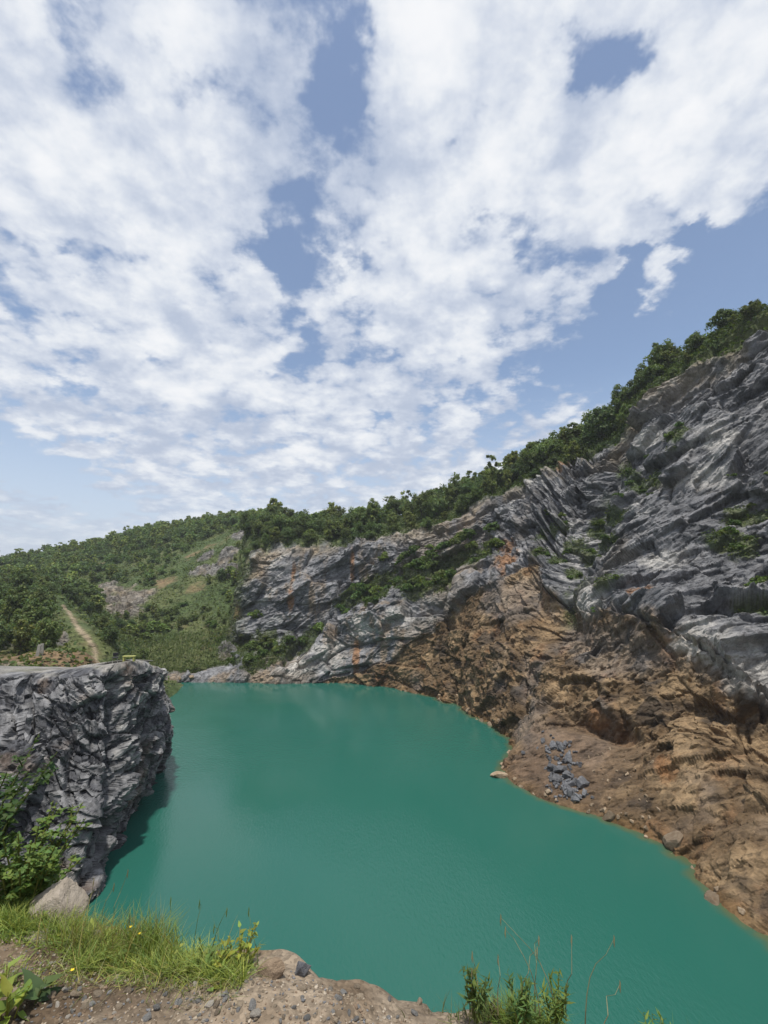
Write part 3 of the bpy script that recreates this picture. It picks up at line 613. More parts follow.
def crown_np(h0, rx, rz, nlobe, per, size, base, flat=0.75, seed=0):
    """crown of leaf lobes gathered round an uneven ellipsoid"""
    global rng; rng = np.random.RandomState(seed)
    Cc, Nn_, Sz, Cl = [], [], [], []
    for k in range(nlobe):
        d = unit(rng.normal(size=3)); d[2] = d[2] * 0.9 + 0.05; rr_ = rng.uniform(0.30, 1.12)
        c = np.array([d[0] * rx * rr_, d[1] * rx * rr_, h0 + d[2] * rz * rr_]); lr = rng.uniform(0.18, 0.46) * rx
        m = int(per * rng.uniform(0.7, 1.3)); dd = unit(rng.normal(size=(m, 3))); dd[:, 2] = np.where(dd[:, 2] < -0.6, -dd[:, 2], dd[:, 2])
        rad = lr * rng.uniform(0.4, 1.25, (m, 1))
        Cc.append(c + dd * rad * [1, 1, flat]); Nn_.append(unit(dd + rng.normal(size=(m, 3)) * 0.55 + [0, 0, 0.35])); Sz.append(size * rng.uniform(0.6, 1.35, m))
        Cl.append(greens(m, np.array(base) * rng.uniform(0.75, 1.25)))
    return cards(np.concatenate(Cc), np.concatenate(Sz), np.concatenate(Nn_), np.concatenate(Cl))
def tube_np(pts, rad, seg=6):
    pts = np.array(pts, float); V = []; n = len(pts)
    for i in range(n):
        t = unit(pts[min(i + 1, n - 1)] - pts[max(i - 1, 0)]); a = unit(np.cross(t, [0.31, 0.92, 0.2])); b = np.cross(t, a)
        an = np.linspace(0, 2 * math.pi, seg, endpoint=False); V.append(pts[i] + rad[i] * (np.cos(an)[:, None] * a + np.sin(an)[:, None] * b))
    V = np.concatenate(V); Fs = []
    for i in range(n - 1):
        for k in range(seg):
            k2 = (k + 1) % seg; Fs += [(i * seg + k, i * seg + k2, (i + 1) * seg + k2), (i * seg + k, (i + 1) * seg + k2, (i + 1) * seg + k)]
    return V, np.array(Fs)
def merge(parts):
    V, Fs, Cl, o = [], [], [], 0
    for p in parts:
        V.append(p[0]); Fs.append(np.asarray(p[1]) + o); o += len(p[0])
        if len(p) > 2: Cl.append(p[2])
    return np.concatenate(V), np.concatenate(Fs), (np.concatenate(Cl) if Cl else None)
def trunk_np(h, r, seed):
    g = np.random.RandomState(seed); bend = g.uniform(-0.25, 0.25, 2)
    P_ = [np.array([bend[0] * t * t * h * 0.4, bend[1] * t * t * h * 0.4, -0.4 + t * (h + 0.4)]) for t in np.linspace(0, 1, 6)]
    parts = [tube_np(P_, np.linspace(r, r * 0.35, 6), 7)]
    for k in range(5):
        b = P_[2 + k % 3]; a = g.uniform(0, 6.28); e = b + np.array([math.cos(a), math.sin(a), 0.9]) * h * g.uniform(0.22, 0.36)
        parts.append(tube_np([b, (b + e) / 2 + [0, 0, -0.05 * h], e], [r * 0.45, r * 0.3, r * 0.12], 5))
    v, f, _ = merge(parts); return v, f
TREES = []
for k in range(10):
    h = [2.1, 2.4, 2.9, 1.8, 2.6, 2.2, 3.3, 2.0, 2.7, 2.3][k]; rx = [1.9, 2.2, 1.4, 2.4, 1.7, 2.1, 1.25, 2.3, 1.5, 2.0][k]; rz = [1.8, 1.7, 2.5, 1.5, 2.2, 1.9, 2.9, 1.6, 2.4, 2.0][k]
    base = [(0.118, 0.165, 0.050), (0.094, 0.142, 0.046), (0.150, 0.186, 0.054), (0.078, 0.122, 0.044)][k % 4]
    v, f, c = crown_np(h, rx, rz, 34 + k % 3 * 6, 80, 0.24, base, 0.85, 100 + k)
    TREES.append((mesh_np('crown', v, f, c), mesh_np('trunk', *trunk_np(h * 1.15, 0.12, 200 + k), smooth=True)))
for cme, tme in TREES: cme.materials.append(M_LEAF); tme.materials.append(M_BARK)
SHRUBS = []
for k in range(6):
    base = [(0.080, 0.135, 0.030), (0.066, 0.115, 0.028), (0.105, 0.155, 0.036)][k % 3]
    v, f, c = crown_np(0.45, 0.85 + 0.1 * (k % 3), 0.5, 12, 90, 0.20, base, 0.7, 300 + k)
    SHRUBS.append(mesh_np('foliage', v, f, c)); SHRUBS[-1].materials.append(M_LEAF)
SHST = []
for k in range(2):
    g = np.random.RandomState(400 + k); ps = []
    for q in range(6):
        a = g.uniform(0, 6.28); ps.append(tube_np([(0, 0, -0.25), (0.15 * math.cos(a), 0.15 * math.sin(a), 0.25), (0.5 * math.cos(a), 0.5 * math.sin(a), 0.7)], [0.03, 0.022, 0.008], 5))
    v, f, _ = merge(ps); SHST.append(mesh_np('stem', v, f)); SHST[-1].materials.append(M_BARK)
n_tree = 0
TONE = ['mid green', 'deep green', 'light green', 'dark green']
def plant_tree(p, sc, label, group, k=None):
    global n_tree
    k = random.randrange(10) if k is None else k; n_tree += 1
    size = 'small' if sc < 0.62 else ('mid sized' if sc < 0.9 else 'large')
    label = label.replace('#', size + ' ' + TONE[k % 4]); group = group + ', ' + size + ' ' + TONE[k % 4]
    e = add('tree', None, label=label, cat='tree', group=group, loc=tuple(p), rot=(random.uniform(-.06, .06), random.uniform(-.06, .06), random.uniform(0, 6.28)), scale=(sc * random.uniform(0.85, 1.15), sc * random.uniform(0.85, 1.15), sc * random.uniform(0.8, 1.3)))
    add('trunk', TREES[k][1], parent=e); add('crown', TREES[k][0], parent=e); return e
def plant_shrub(p, sc, label, group, k=None, name='shrub'):
    k = random.randrange(6) if k is None else k
    e = add(name, None, label=label, cat='shrub', group=group, loc=tuple(p), rot=(random.uniform(-.1, .1), random.uniform(-.1, .1), random.uniform(0, 6.28)), scale=(sc, sc, sc * random.uniform(0.8, 1.2)))
    add('stem', SHST[k % 2], parent=e); add('foliage', SHRUBS[k], parent=e); return e
extra = []                                                # far wood beyond what is planted one by one: (point, scale, kind)

# ------------------------------------------------------------------ trees along the cliff top
def cliff_pt(u, v):
    i = int(round(float(np.interp(u, us, np.arange(NU))))); j = int(round(float(np.interp(v, vs, np.arange(NV))))); return Gd[i, j].copy()
ridge = []
for k in range(900):
    u = random.uniform(1.9, 13.0); v = random.uniform(5.10, 6.12)
    p = cliff_pt(u, v); dmin = 2.3 + 0.5 * random.random()
    if any((p[0] - q[0]) ** 2 + (p[1] - q[1]) ** 2 < dmin * dmin for q, _, _ in ridge): continue
    ridge.append((p, u, v))
ridge.sort(key=lambda t: t[2])
L_FAR = '# broadleaf tree in the wood along the far cliff rim'; L_RID = '# broadleaf tree on the steep rim over the brown and grey wall'
cnt = 0
for p, u, v in ridge:
    near = u > 8.2; f = min(1.0, (v - 5.05) / 0.25)
    sc = (0.72 + 0.38 * f) * random.uniform(0.6, 1.3) if not near else (0.50 + 0.35 * f) * random.uniform(0.7, 1.25)
    if u > 10.5: sc *= 0.72
    p[2] -= 0.25
    if cnt < 150: plant_tree(p, sc, L_RID if near else L_FAR, 'trees on the steep right rim' if near else 'trees along the far cliff rim'); cnt += 1
    else: extra.append((p, sc, random.randrange(10)))
# a few that stand out on the skyline
for px, py, Y, sc in [(655, 383, 79, 1.05), (664, 376, 79, 1.1), (674, 370, 78, 0.9), (625, 420, 84, 0.95), (610, 432, 86, 0.9), (565, 455, 97, 0.85), (648, 388, 80, 0.9)]:
    h = bvh_cliff.ray_cast(Vector((at_y(px, py, Y)[0], Y, 120)), Vector((0, 0, -1)))
    if h[0] is not None: plant_tree(np.array(h[0]) - [0, 0, 0.3], sc, '# tree rising above its neighbours on the right rim skyline', 'skyline trees on the right rim')

# ------------------------------------------------------------------ trees on the hillside
avoid = scree_sp + [(c, r * 0.8) for c, r in rock_sp] + [(c, r * 0.6) for c, r in soil_sp]
hill_t = []; tries = 0
while len(hill_t) < 820 and tries < 26000:
    tries += 1
    x = random.uniform(-170, -18); y = random.uniform(62, 236)
    px_ = 384 + FOC * x / (y * math.cos(PITCH))
    if px_ < -40 or px_ > 275: continue
    q = np.array([[x, y, 0.0]])
    if path_dist(q[:, :2])[0] < 4.6: continue
    if ((x + 38) / 26) ** 2 + ((y - 106) / 13) ** 2 < 1: continue
    if any((x - c[0]) ** 2 + (y - c[1]) ** 2 < r * r for c, r in avoid): continue
    z = hz_at(x, y)
    if z < 3: continue
    d_ = 0.62 + 0.9 * float(fbm(q, 0.05, 3, off=61)[0]) + 0.8 * sstep(y, 185, 205) + 0.5 * (px_ < 60) - 0.2 * (130 < y < 180 and px_ > 120)
    if y < 110 and px_ > 62: d_ -= 0.6
    if random.random() > d_: continue
    dm = (2.6 if px_ < 115 else 1.9) + 0.8 * random.random()
    if any((x - a[0]) ** 2 + (y - a[1]) ** 2 < dm * dm for a, _ in hill_t): continue
    hill_t.append((np.array([x, y, z - 0.25]), px_))
hill_t.sort(key=lambda t: t[0][1])
n_h = 0
for p, px_ in hill_t:
    left = p[1] < 110
    sc = random.uniform(0.7, 1.25) * (0.95 if p[1] > 190 else (0.85 if px_ < 115 else random.uniform(0.28, 0.75)))
    if n_h < 130:
        lab = ('# spreading tree on the slope left of the footpath', 'trees left of the footpath') if left else ('# round tree on the open quarry hillside', 'trees over the hillside')
        plant_tree(p, sc, *lab); n_h += 1
    else: extra.append((p, sc, random.randrange(10)))
for px, py, sc in [(20, 640, 1.0), (35, 632, 1.1), (42, 640, 0.9), (12, 626, 1.0),  (28, 615, 1.05), (5, 615, 1.0), (45, 612, 1.0), (104, 634, 0.95), (110, 644, 0.8), (92, 600, 0.9)]:
    q = march(px, py); q[2] = hz_at(q[0], q[1]) - 0.3
    plant_tree(q, sc * random.uniform(0.85, 1.1), '# spreading tree on the slope left of the footpath' if px < 62 else '# upright tree between the footpath and the reed bed', 'trees left of the footpath' if px < 62 else 'trees right of the footpath')
# the rest of the wood, joined
ps = []
for p, sc, k in extra:
    me = TREES[k][0]; nv = len(me.vertices)
    v = np.empty(nv * 3, np.float32); me.vertices.foreach_get('co', v); v = v.reshape(-1, 3)
    nf = nv // 4; keep = np.random.rand(nf) < 0.18
    v = v.reshape(nf, 4, 3)[keep]; a = random.uniform(0, 6.28); ca, sa = math.cos(a), math.sin(a)
    ctr = v.mean(1, keepdims=True); v = ctr + (v - ctr) * 2.0
    v = v.reshape(-1, 3) @ np.array([[ca, sa, 0], [-sa, ca, 0], [0, 0, 1]]) * sc + p
    c = np.empty(nv * 4, np.float32); me.color_attributes['Col'].data.foreach_get('color', c); c = c.reshape(nf, 4, 4)[keep].reshape(-1, 4)[:, :3] * random.uniform(0.8, 1.2)
    i = np.arange(len(v) // 4) * 4; ps.append((v, np.stack([np.stack([i, i + 1, i + 2], 1), np.stack([i, i + 2, i + 3], 1)], 1).reshape(-1, 3), c))
if ps:
    v, f, c = merge(ps); add('woodland', mesh_np('woodland', v, f, c), M_LEAF, kind='stuff', label='distant mass of green woodland on the hilltop')

# ------------------------------------------------------------------ shrubs on ledges
for (px, py), q in VEGP:
    if q is None: continue
    far = px < 500
    lab, gr = (('leafy shrub on the green bench halfway up the far cliff', 'shrubs on the cliff bench') if 340 < px < 500 else
               ('bushy shrub on the rocky shelf at the far end of the lake', 'shrubs on the far shelf') if px < 340 else
               ('low shrub rooted on a ledge of the steep right wall', 'shrubs on ledges of the right wall'))
    for k in range(6 if 340 < px < 500 else 2):
        o = np.array([random.uniform(-1.8, 1.8), random.uniform(-1.2, 1.2), 0]) * (1.3 if far else 0.7)
        h = bvh_cliff.ray_cast(Vector((q[0] + o[0], q[1] + o[1], q[2] + 6)), Vector((0, 0, -1)))
        if h[0] is None: continue
        plant_shrub(np.array(h[0]) - [0, 0, 0.12], random.uniform(0.9, 1.9) if far else random.uniform(0.45, 0.85), lab, gr)
for px, py, sc in [(140, 633, 2.4), (152, 631, 2.6), (162, 634, 2.1), (130, 636, 2.0), (146, 640, 1.8), (222, 640, 1.3), (205, 612, 1.6), (195, 620, 1.5), (212, 628, 1.5), (185, 606, 1.4)]:
    q = march(px, py); q[2] = hz_at(q[0], q[1]) - 0.2
    plant_shrub(q, sc, 'pale green rounded bush behind the reed bed' if px < 170 else 'low bush on the grassy slope left of the far cliff', 'bushes behind the reed bed' if px < 170 else 'bushes beside the far cliff', 2 if px < 170 else None)

# ------------------------------------------------------------------ ground cover on hill, ridge and gully
rng = np.random.RandomState(77)
m_ = 150000; gxx = rng.uniform(-190, -12, m_); gyy = 48 + 189 * rng.rand(m_) ** 1.15
I = np.interp(gxx, hx, np.arange(len(hx))).round().astype(int); J = np.interp(gyy, hy, np.arange(len(hy))).round().astype(int)
idx = I * len(hy) + J; jit = rng.uniform(-0.25, 0.25, (m_, 2))
base = HP[idx].copy(); base[:, :2] += jit
clump = fbm(base, 0.16, 3, off=71)
keep = (pm[idx] < 0.4) & (pd_[idx] > 1.3) & (so_[idx] < 0.6) & (base[:, 2] > 0.6) & (rng.rand(m_) < (0.35 - 0.22 * (base[:, 1] < 62)) + 0.9 * np.clip(clump + 0.3, 0, 1)) & (384 + 475 * base[:, 0] / base[:, 1] > -80)
base = base[keep]; cl = clump[keep]; nk = len(base)
base[:, 2] += rng.uniform(0.0, 0.25, nk) + np.clip(cl, 0, 1) * rng.uniform(0, 2.4, nk) * sstep(base[:, 1], 58, 72)
V1 = cards(base, rng.uniform(0.22, 0.55, nk), unit(rng.normal(size=(nk, 3)) * 0.7 + [0, 0, 0.8]), greens(nk, (0.080, 0.120, 0.036), 0.5))
m_ = 60000; ii = rng.randint(0, NU, m_); vj = rng.uniform(4.95, 6.4, m_); jj = np.interp(vj, vs, np.arange(NV)).round().astype(int)
b2 = Gd[ii, jj] + rng.uniform(-0.4, 0.4, (m_, 3)) * [1, 1, 0]; gmr = gm.reshape(NU, NV)[ii, jj]
k2 = (gmr > 0.45) & (us[ii] > 1.5) & (us[ii] < 14); b2 = b2[k2]; b2[:, 2] += rng.uniform(0, 0.9, len(b2)) * sstep(vj[k2], 5.0, 5.3)
V2 = cards(b2, rng.uniform(0.16, 0.42, len(b2)), unit(rng.normal(size=(len(b2), 3)) * 0.7 + [0, 0, 0.7]), greens(len(b2), (0.058, 0.095, 0.024), 0.4))
_ok = np.argwhere((gm.reshape(NU, NV) > 0.35) & (vs[None, :] < 5.05) & (us[:, None] < 14)); _ok = _ok[rng.randint(0, len(_ok), 42000)]; ii, jj = _ok[:, 0], _ok[:, 1]
b3 = Gd[ii, jj] + rng.normal(size=(len(ii), 3)) * 0.18; b3[:, 2] += 0.10 + 0.35 * rng.rand(len(ii)) ** 2
V3 = cards(b3, rng.uniform(0.08, 0.26, len(b3)), unit(rng.normal(size=(len(b3), 3)) * 0.7 + [0, 0, 0.7]), greens(len(b3), (0.07, 0.11, 0.028), 0.4))
v, f, c = merge([V1, V2, V3]); add('ground_cover', mesh_np('ground_cover', v, f, c), M_LEAF, kind='stuff', label='low green undergrowth covering hillside and cliff ledges')

# ------------------------------------------------------------------ blades (grass, reeds)
def blades(root, hgt, wid, lean, col, seg=3):
    """tapered bent grass blades; lean (n,2) horizontal reach of the tip"""
    n = len(root); hgt = hgt.reshape(-1, 1); d = np.concatenate([lean, np.zeros((n, 1))], 1)
    side = unit(np.cross(d + rng.normal(size=(n, 3)) * 0.01, [0, 0, 1.0])); ang = rng.uniform(0, 6.28, (n, 1))
    side = unit(side * np.cos(ang) + unit(d + 1e-6) * np.sin(ang) * 0.8); side[:, 2] = 0
    rows = []
    for k in range(seg + 1):
        t = k / seg; c = root + d * t ** 1.9 + np.array([0, 0, 1.0]) * hgt * (t - 0.12 * t * t); w = wid.reshape(-1, 1) * (1 - t) ** 0.8 * 0.5
        rows += [c - side * w, c + side * w] if k < seg else [c]
    V = np.stack(rows, 1); nv = V.shape[1]; o = (np.arange(n) * nv)[:, None]; Fs = []
    for k in range(seg - 1):
        a = 2 * k; Fs += [o + [a, a + 1, a + 3], o + [a, a + 3, a + 2]]
    a = 2 * (seg - 1); Fs.append(o + [a, a + 1, a + 2])
    return V.reshape(-1, 3), np.concatenate(Fs).reshape(-1, 3), np.repeat(col, nv, 0)
m_ = 26000; gxx = rng.uniform(-75, -18, m_); gyy = rng.uniform(97, 122, m_)
idx = np.interp(gxx, hx, np.arange(len(hx))).round().astype(int) * len(hy) + np.interp(gyy, hy, np.arange(len(hy))).round().astype(int)
b = HP[idx].copy(); b[:, :2] += rng.uniform(-0.2, 0.2, (m_, 2)); k = (b[:, 2] > 0.9) & (b[:, 2] < 9) & (((b[:, 0] + 40) / 24) ** 2 + ((b[:, 1] - 106) / 11) ** 2 < 1 + 0.4 * fbm(b, 0.2, 3)); b = b[k]
add('reed_bed', mesh_np('reed_bed', *blades(b, rng.uniform(0.4, 1.1, len(b)), rng.uniform(0.06, 0.14, len(b)), rng.normal(size=(len(b), 2)) * 0.25, greens(len(b), (0.085, 0.118, 0.036), 0.35))), M_LEAF, kind='stuff', label='tall grass and reeds on the flat beside the far shore')

# ================================================================== STONES
def stone_np(seed, flat=(1, 1, 0.75), nplane=16, sub=3, rough=0.03):
    g = np.random.RandomState(seed); bm = bmesh.new(); bmesh.ops.create_icosphere(bm, subdivisions=sub, radius=1)
    d = np.array([v.co for v in bm.verts]); f = np.array([[v.index for v in fc.verts] for fc in bm.faces]); bm.free(); d = unit(d)
    n_ = unit(g.normal(size=(nplane, 3))); h = g.uniform(0.62, 1.0, nplane) if nplane < 13 else g.uniform(0.5, 0.88, nplane)
    r = np.min(np.where(d @ n_.T > 0.05, h / np.maximum(d @ n_.T, 0.05), 9), axis=1); r = np.minimum(r, 1.25)
    p = d * r[:, None]; p = p * (1 + rough * fbm(p + seed, 3.0, 3))[:, None]
    p = p * np.array(flat); return p, f
def block_np(seed):
    """quarried block: a skewed box with broken corners"""
    g = np.random.RandomState(seed); bm = bmesh.new(); bmesh.ops.create_icosphere(bm, subdivisions=3, radius=1)
    d = unit(np.array([v.co for v in bm.verts])); f = np.array([[v.index for v in fc.verts] for fc in bm.faces]); bm.free()
    ax = np.concatenate([np.eye(3), -np.eye(3)]) + g.normal(size=(6, 3)) * 0.22
    n_ = unit(np.concatenate([ax, g.normal(size=(4, 3))])); sz = np.array([g.uniform(0.75, 1.1), g.uniform(0.5, 0.8), g.uniform(0.3, 0.6)])
    h = np.concatenate([sz, sz * g.uniform(0.8, 1.1, 3), g.uniform(0.6, 0.95, 4)])
    r = np.min(np.where(d @ n_.T > 0.03, h / np.maximum(d @ n_.T, 0.03), 9), axis=1)
    return d * np.minimum(r, 1.5)[:, None], f
def mat_stone(name, col, col2, sc=6.0, var=0.35):
    m, T = new_mat(name); p = T.n('ShaderNodeTexCoord').outputs['Object']; inf = T.n('ShaderNodeObjectInfo')
    c = T.mix(T.mapr(T.noise(p, sc * 0.3, 7, 0.7, 0.4), 0.3, 0.7), (*col, 1), (*col2, 1))
    c = T.v('SCALE', c, scale=T.mapr(inf.outputs['Random'], 0, 1, 1 - var, 1 + var, False))
    principled(T, c, 0.85, 0.25, bump(T, T.noise(p, sc, 7, 0.7), 0.7, 0.06)); return m
M_ST = mat_stone('grey_stone', (0.07, 0.073, 0.082), (0.17, 0.172, 0.18)); M_ST2 = mat_stone('brown_stone', (0.20, 0.14, 0.09), (0.30, 0.24, 0.17)); M_TAN = mat_stone('pale_sandstone', (0.46, 0.40, 0.33), (0.33, 0.28, 0.22), 5.0, 0.08)
SM = [mesh_np('stone', *block_np(500 + k)) for k in range(12)]
SMg = []; SMb = []
for me in SM:
    a = me; a.materials.append(M_ST); SMg.append(a); b_ = me.copy(); b_.materials.clear(); b_.materials.append(M_ST2); SMb.append(b_)
def drop_stone(px, py, r, lab, gr, pool, bvh=bvh_cliff, sink=0.25, name='stone'):
    q = pick(px, py, bvh)
    if q is None or q[2] < -0.3: return
    return add(name, random.choice(pool), label=lab, cat='stone', group=gr, loc=(q[0], q[1], q[2] + r * (0.45 - sink)), rot=(random.uniform(-1.6, 1.6), random.uniform(-.8, .8), random.uniform(0, 6.28)), scale=(r, r * random.uniform(.7, 1.2), r))
rnd = random.Random(5)
heap = []
for (cx, cy, sx, sy, k) in [(553, 748, 13, 8, 42), (560, 768, 13, 10, 54), (566, 785, 15, 9, 56), (575, 797, 13, 5, 28)]:
    for q in range(k): heap.append((cx + rnd.gauss(0, sx * 0.62), cy + rnd.gauss(0, sy * 0.62), min(0.62, 0.10 + 0.10 * rnd.paretovariate(2.2) - 0.05)))
for px, py, r in heap: drop_stone(px, py, r, ('large' if r > 0.26 else 'mid sized' if r > 0.17 else 'small') + ' blue grey stone in the rubble heap below the brown wall', ('large' if r > 0.26 else 'mid sized' if r > 0.17 else 'small') + ' stones of the grey rubble heap', SMg, sink=0.05)
for k in range(40):
    drop_stone(rnd.uniform(585, 660), rnd.uniform(748, 822), rnd.uniform(0.07, 0.2), 'small brown stone loose on the debris slope beside the grey rubble heap', 'brown stones on the debris slope', SMb)
for px, py, r in [(232, 654, 0.9), (226, 651, 0.7), (238, 657, 0.7), (230, 660, 0.6), (236, 648, 0.6), (228, 646, 0.5), (222, 656, 0.5)]:
    drop_stone(px, py, r, 'pale boulder tumbled at the left foot of the far cliff', 'boulders at the left foot of the far cliff', SMg)
for px, py, r in [(262, 678, 0.5), (272, 679, 0.45), (192, 678, 0.5), (180, 679, 0.4), (405, 692, 0.5), (468, 711, 0.5), (440, 700, 0.45)]:
    drop_stone(px, py, r, 'shore boulder at the waterline of the far cliff', 'shore boulders under the far cliff', SMb)
for k in range(80):
    i = rnd.randrange(len(shore)); sp = shore[i]
    if sp[1] > 90 or sp[1] < 22: continue
    r = min(0.7, 0.10 + 0.08 * rnd.paretovariate(1.8)); o = rnd.uniform(-0.8, 0.5)
    h = bvh_cliff.ray_cast(Vector((sp[0] + o * 0.9, sp[1] + o * 0.3, 6)), Vector((0, 0, -1))); z = max(h[0].z if h[0] is not None else -0.2, -0.25)
    if z > 2.5: continue
    big_w = 'large' if r > 0.3 else ('fair sized' if r > 0.2 else 'small')
    add('stone', rnd.choice(SMb), label=f'{big_w} brown stone lying at the waterline of the brown wall', cat='stone', group=f'{big_w} brown waterline stones', loc=(sp[0] + o * 0.9, sp[1] + o * 0.3, z + r * 0.1), rot=(rnd.uniform(-1, 1), rnd.uniform(-1, 1), rnd.uniform(0, 6.28)), scale=(r, r, r))
q = at_z(499, 776, 0.0); add('shore_rock', mesh_np('shore_rock', *stone_np(577, (1.0, 0.7, 0.5), 10, 3)), M_ST2, label='tan rock poking out of the water beside the debris spit', cat='rock', loc=(q[0], q[1], 0.12), scale=(0.85, 0.85, 0.85), rot=(0, 0.15, 0.5))

# ================================================================== small things on the outcrop
def box_np(cx, cy, cz, sx, sy, sz):
    x, y, z = sx / 2, sy / 2, sz / 2
    V = np.array([(a * x + cx, b * y + cy, c * z + cz) for a in (-1, 1) for b in (-1, 1) for c in (-1, 1)])
    Fs = np.array([(0, 1, 3, 2), (4, 6, 7, 5), (0, 4, 5, 1), (2, 3, 7, 6), (0, 2, 6, 4), (1, 5, 7, 3)]); return V, Fs
def box_me(name, b, bev=0.015):
    bm = bmesh.new(); V, Fs = b; vs_ = [bm.verts.new(v) for v in V]
    for f in Fs: bm.faces.new([vs_[i] for i in f])
    bmesh.ops.bevel(bm, geom=bm.edges[:], offset=bev, segments=1, affect='EDGES'); me = bpy.data.meshes.new(name); bm.to_mesh(me); bm.free(); return me
M_YEL = mat_plain('yellow_paint', (0.36, 0.36, 0.11), 0.5, 0.2, 6); M_DRK = mat_plain('dark_plastic', (0.02, 0.02, 0.026), 0.5, 0.2, 10); M_CON = mat_plain('weathered_concrete', (0.30, 0.29, 0.26), 0.9, 0.3, 4)
def out_px(px, py):
    q = pick(px, py, bvh_out)
    return q if q is not None else at_z(px, py, 12.8)
q = out_px(129, 661)
e = add('bench', None, label='low yellow bench on the gravel top of the outcrop', cat='bench', loc=tuple(q), rot=(0, 0, 0.1))
add('seat', box_me('seat', box_np(0, 0, 0.38, 1.0, 0.34, 0.10)), M_YEL, e)
for s in (-1, 1): add('leg', box_me('leg', box_np(0.40 * s, 0, 0.155, 0.14, 0.30, 0.37)), M_YEL, e)
q = out_px(115, 663)
e = add('folding_stool', None, label='small dark folding stool on the gravel top of the outcrop', cat='stool', loc=tuple(q), rot=(0, 0, 0.5))
add('seat', box_me('seat', box_np(0, 0, 0.44, 0.44, 0.36, 0.07)), M_DRK, e); add('backrest', box_me('backrest', box_np(0, 0.17, 0.66, 0.40, 0.05, 0.26)), M_DRK, e)
for sx in (-1, 1):
    for sy in (-1, 1):
        v, f = tube_np([(0.2 * sx, 0.16 * sy, -0.05), (0.14 * sx, -0.08 * sy, 0.46)], [0.022, 0.022], 6); add('leg', mesh_np('leg', v, f), M_CON, e)
for px, py, t in [(37, 657, 0.12), (41.5, 656, -0.03)]:
    q = march(px, py, 56); z = hz_at(q[0], q[1])
    add('concrete_post', box_me('concrete_post', box_np(0, 0, 0.55, 0.34, 0.14, 1.5)), M_CON, label='pale upright concrete slab by the trees behind the outcrop', cat='post', group='concrete slabs behind the outcrop', loc=(q[0], q[1], z), rot=(0, t, 0.25))

# ================================================================== FOREGROUND on the near bank
SB = [mesh_np('pebble', *stone_np(600 + k, (1, random.uniform(0.65, 0.95), random.uniform(0.45, 0.7)), 9, 2, 0.06)) for k in range(8)]
M_PB = [mat_stone('pebble_grey', (0.16, 0.158, 0.152), (0.28, 0.272, 0.26), 14), mat_stone('pebble_tan', (0.28, 0.22, 0.155), (0.38, 0.31, 0.23), 14), mat_stone('pebble_pale', (0.44, 0.40, 0.34), (0.32, 0.29, 0.25), 14)]
PB = []
for me in SB:
    row = []
    for m in M_PB: c = me.copy(); c.materials.clear(); c.materials.append(m); row.append(c)
    PB.append(row)
rnd = random.Random(12)
def on_bank(px, py):
    q = bank_px(px, py); return q
for k in range(230):
    px = rnd.uniform(5, 450); py = rnd.uniform(945 if px < 60 else 975, 1022)
    q = pick(px, py, bvh_bank)
    if q is None or q[2] < GZ - 0.3: continue
    r = rnd.choice([0.006, 0.007, 0.008, 0.010, 0.012, 0.018]) * rnd.uniform(0.8, 1.2)
    ci = rnd.choice([0, 0, 1, 1, 1, 2]); sz_ = 'tiny' if r < 0.0085 else ('small' if r < 0.013 else 'larger'); tn_ = ['grey', 'tan', 'pale'][ci]
    add('pebble', rnd.choice(PB)[ci], label=f'{sz_} {tn_} angular pebble loose on the gravelly near bank', cat='pebble', group=f'{sz_} {tn_} pebbles on the near bank', loc=(q[0], q[1], q[2] + r * 0.2), rot=(rnd.uniform(-.6, .6), rnd.uniform(-.6, .6), rnd.uniform(0, 6.28)), scale=(r, r, r))
# fine gravel, uncountable
ps = []; rng = np.random.RandomState(9)
for k in range(9000):
    x = rng.uniform(-4.2, 0.8); t = -abs(rng.normal(0, 0.55)) + 0.08; y = float(edge_y(x)) + t
    if y < 1.2: continue
    V, Fs = (lambda k_: (np.array([v.co for v in SB[k_].vertices]), np.array([list(p.vertices) for p in SB[k_].polygons])))(0) if k == 0 else (None, None)
    if k == 0:
        LOW = []
        for s in range(6):
            p, f = stone_np(700 + s, (1, 0.8, 0.6), 8, 1, 0.0); LOW.append((p, f))
    p, f = LOW[k % 6]; r = rng.uniform(0.0025, 0.0075) * (1.6 if rng.rand() < 0.08 else 1); a = rng.uniform(0, 6.28)
    Rm = np.array([[math.cos(a), -math.sin(a), 0], [math.sin(a), math.cos(a), 0], [0, 0, 1]])
    col = np.array([(0.15, 0.15, 0.155), (0.25, 0.2, 0.145), (0.33, 0.28, 0.22), (0.18, 0.13, 0.09)][rng.randint(4)]) * rng.uniform(0.7, 1.25)
    ps.append((p @ Rm.T * r + [x, y, bank_at(x, y) + r * 0.25], f, np.tile(col, (len(p), 1))))
v, f, c = merge(ps); add('gravel', mesh_np('gravel', v, f, c), mat_soil('gravel_stone', 20, 0.002), kind='stuff', label='fine loose gravel strewn over the bank')
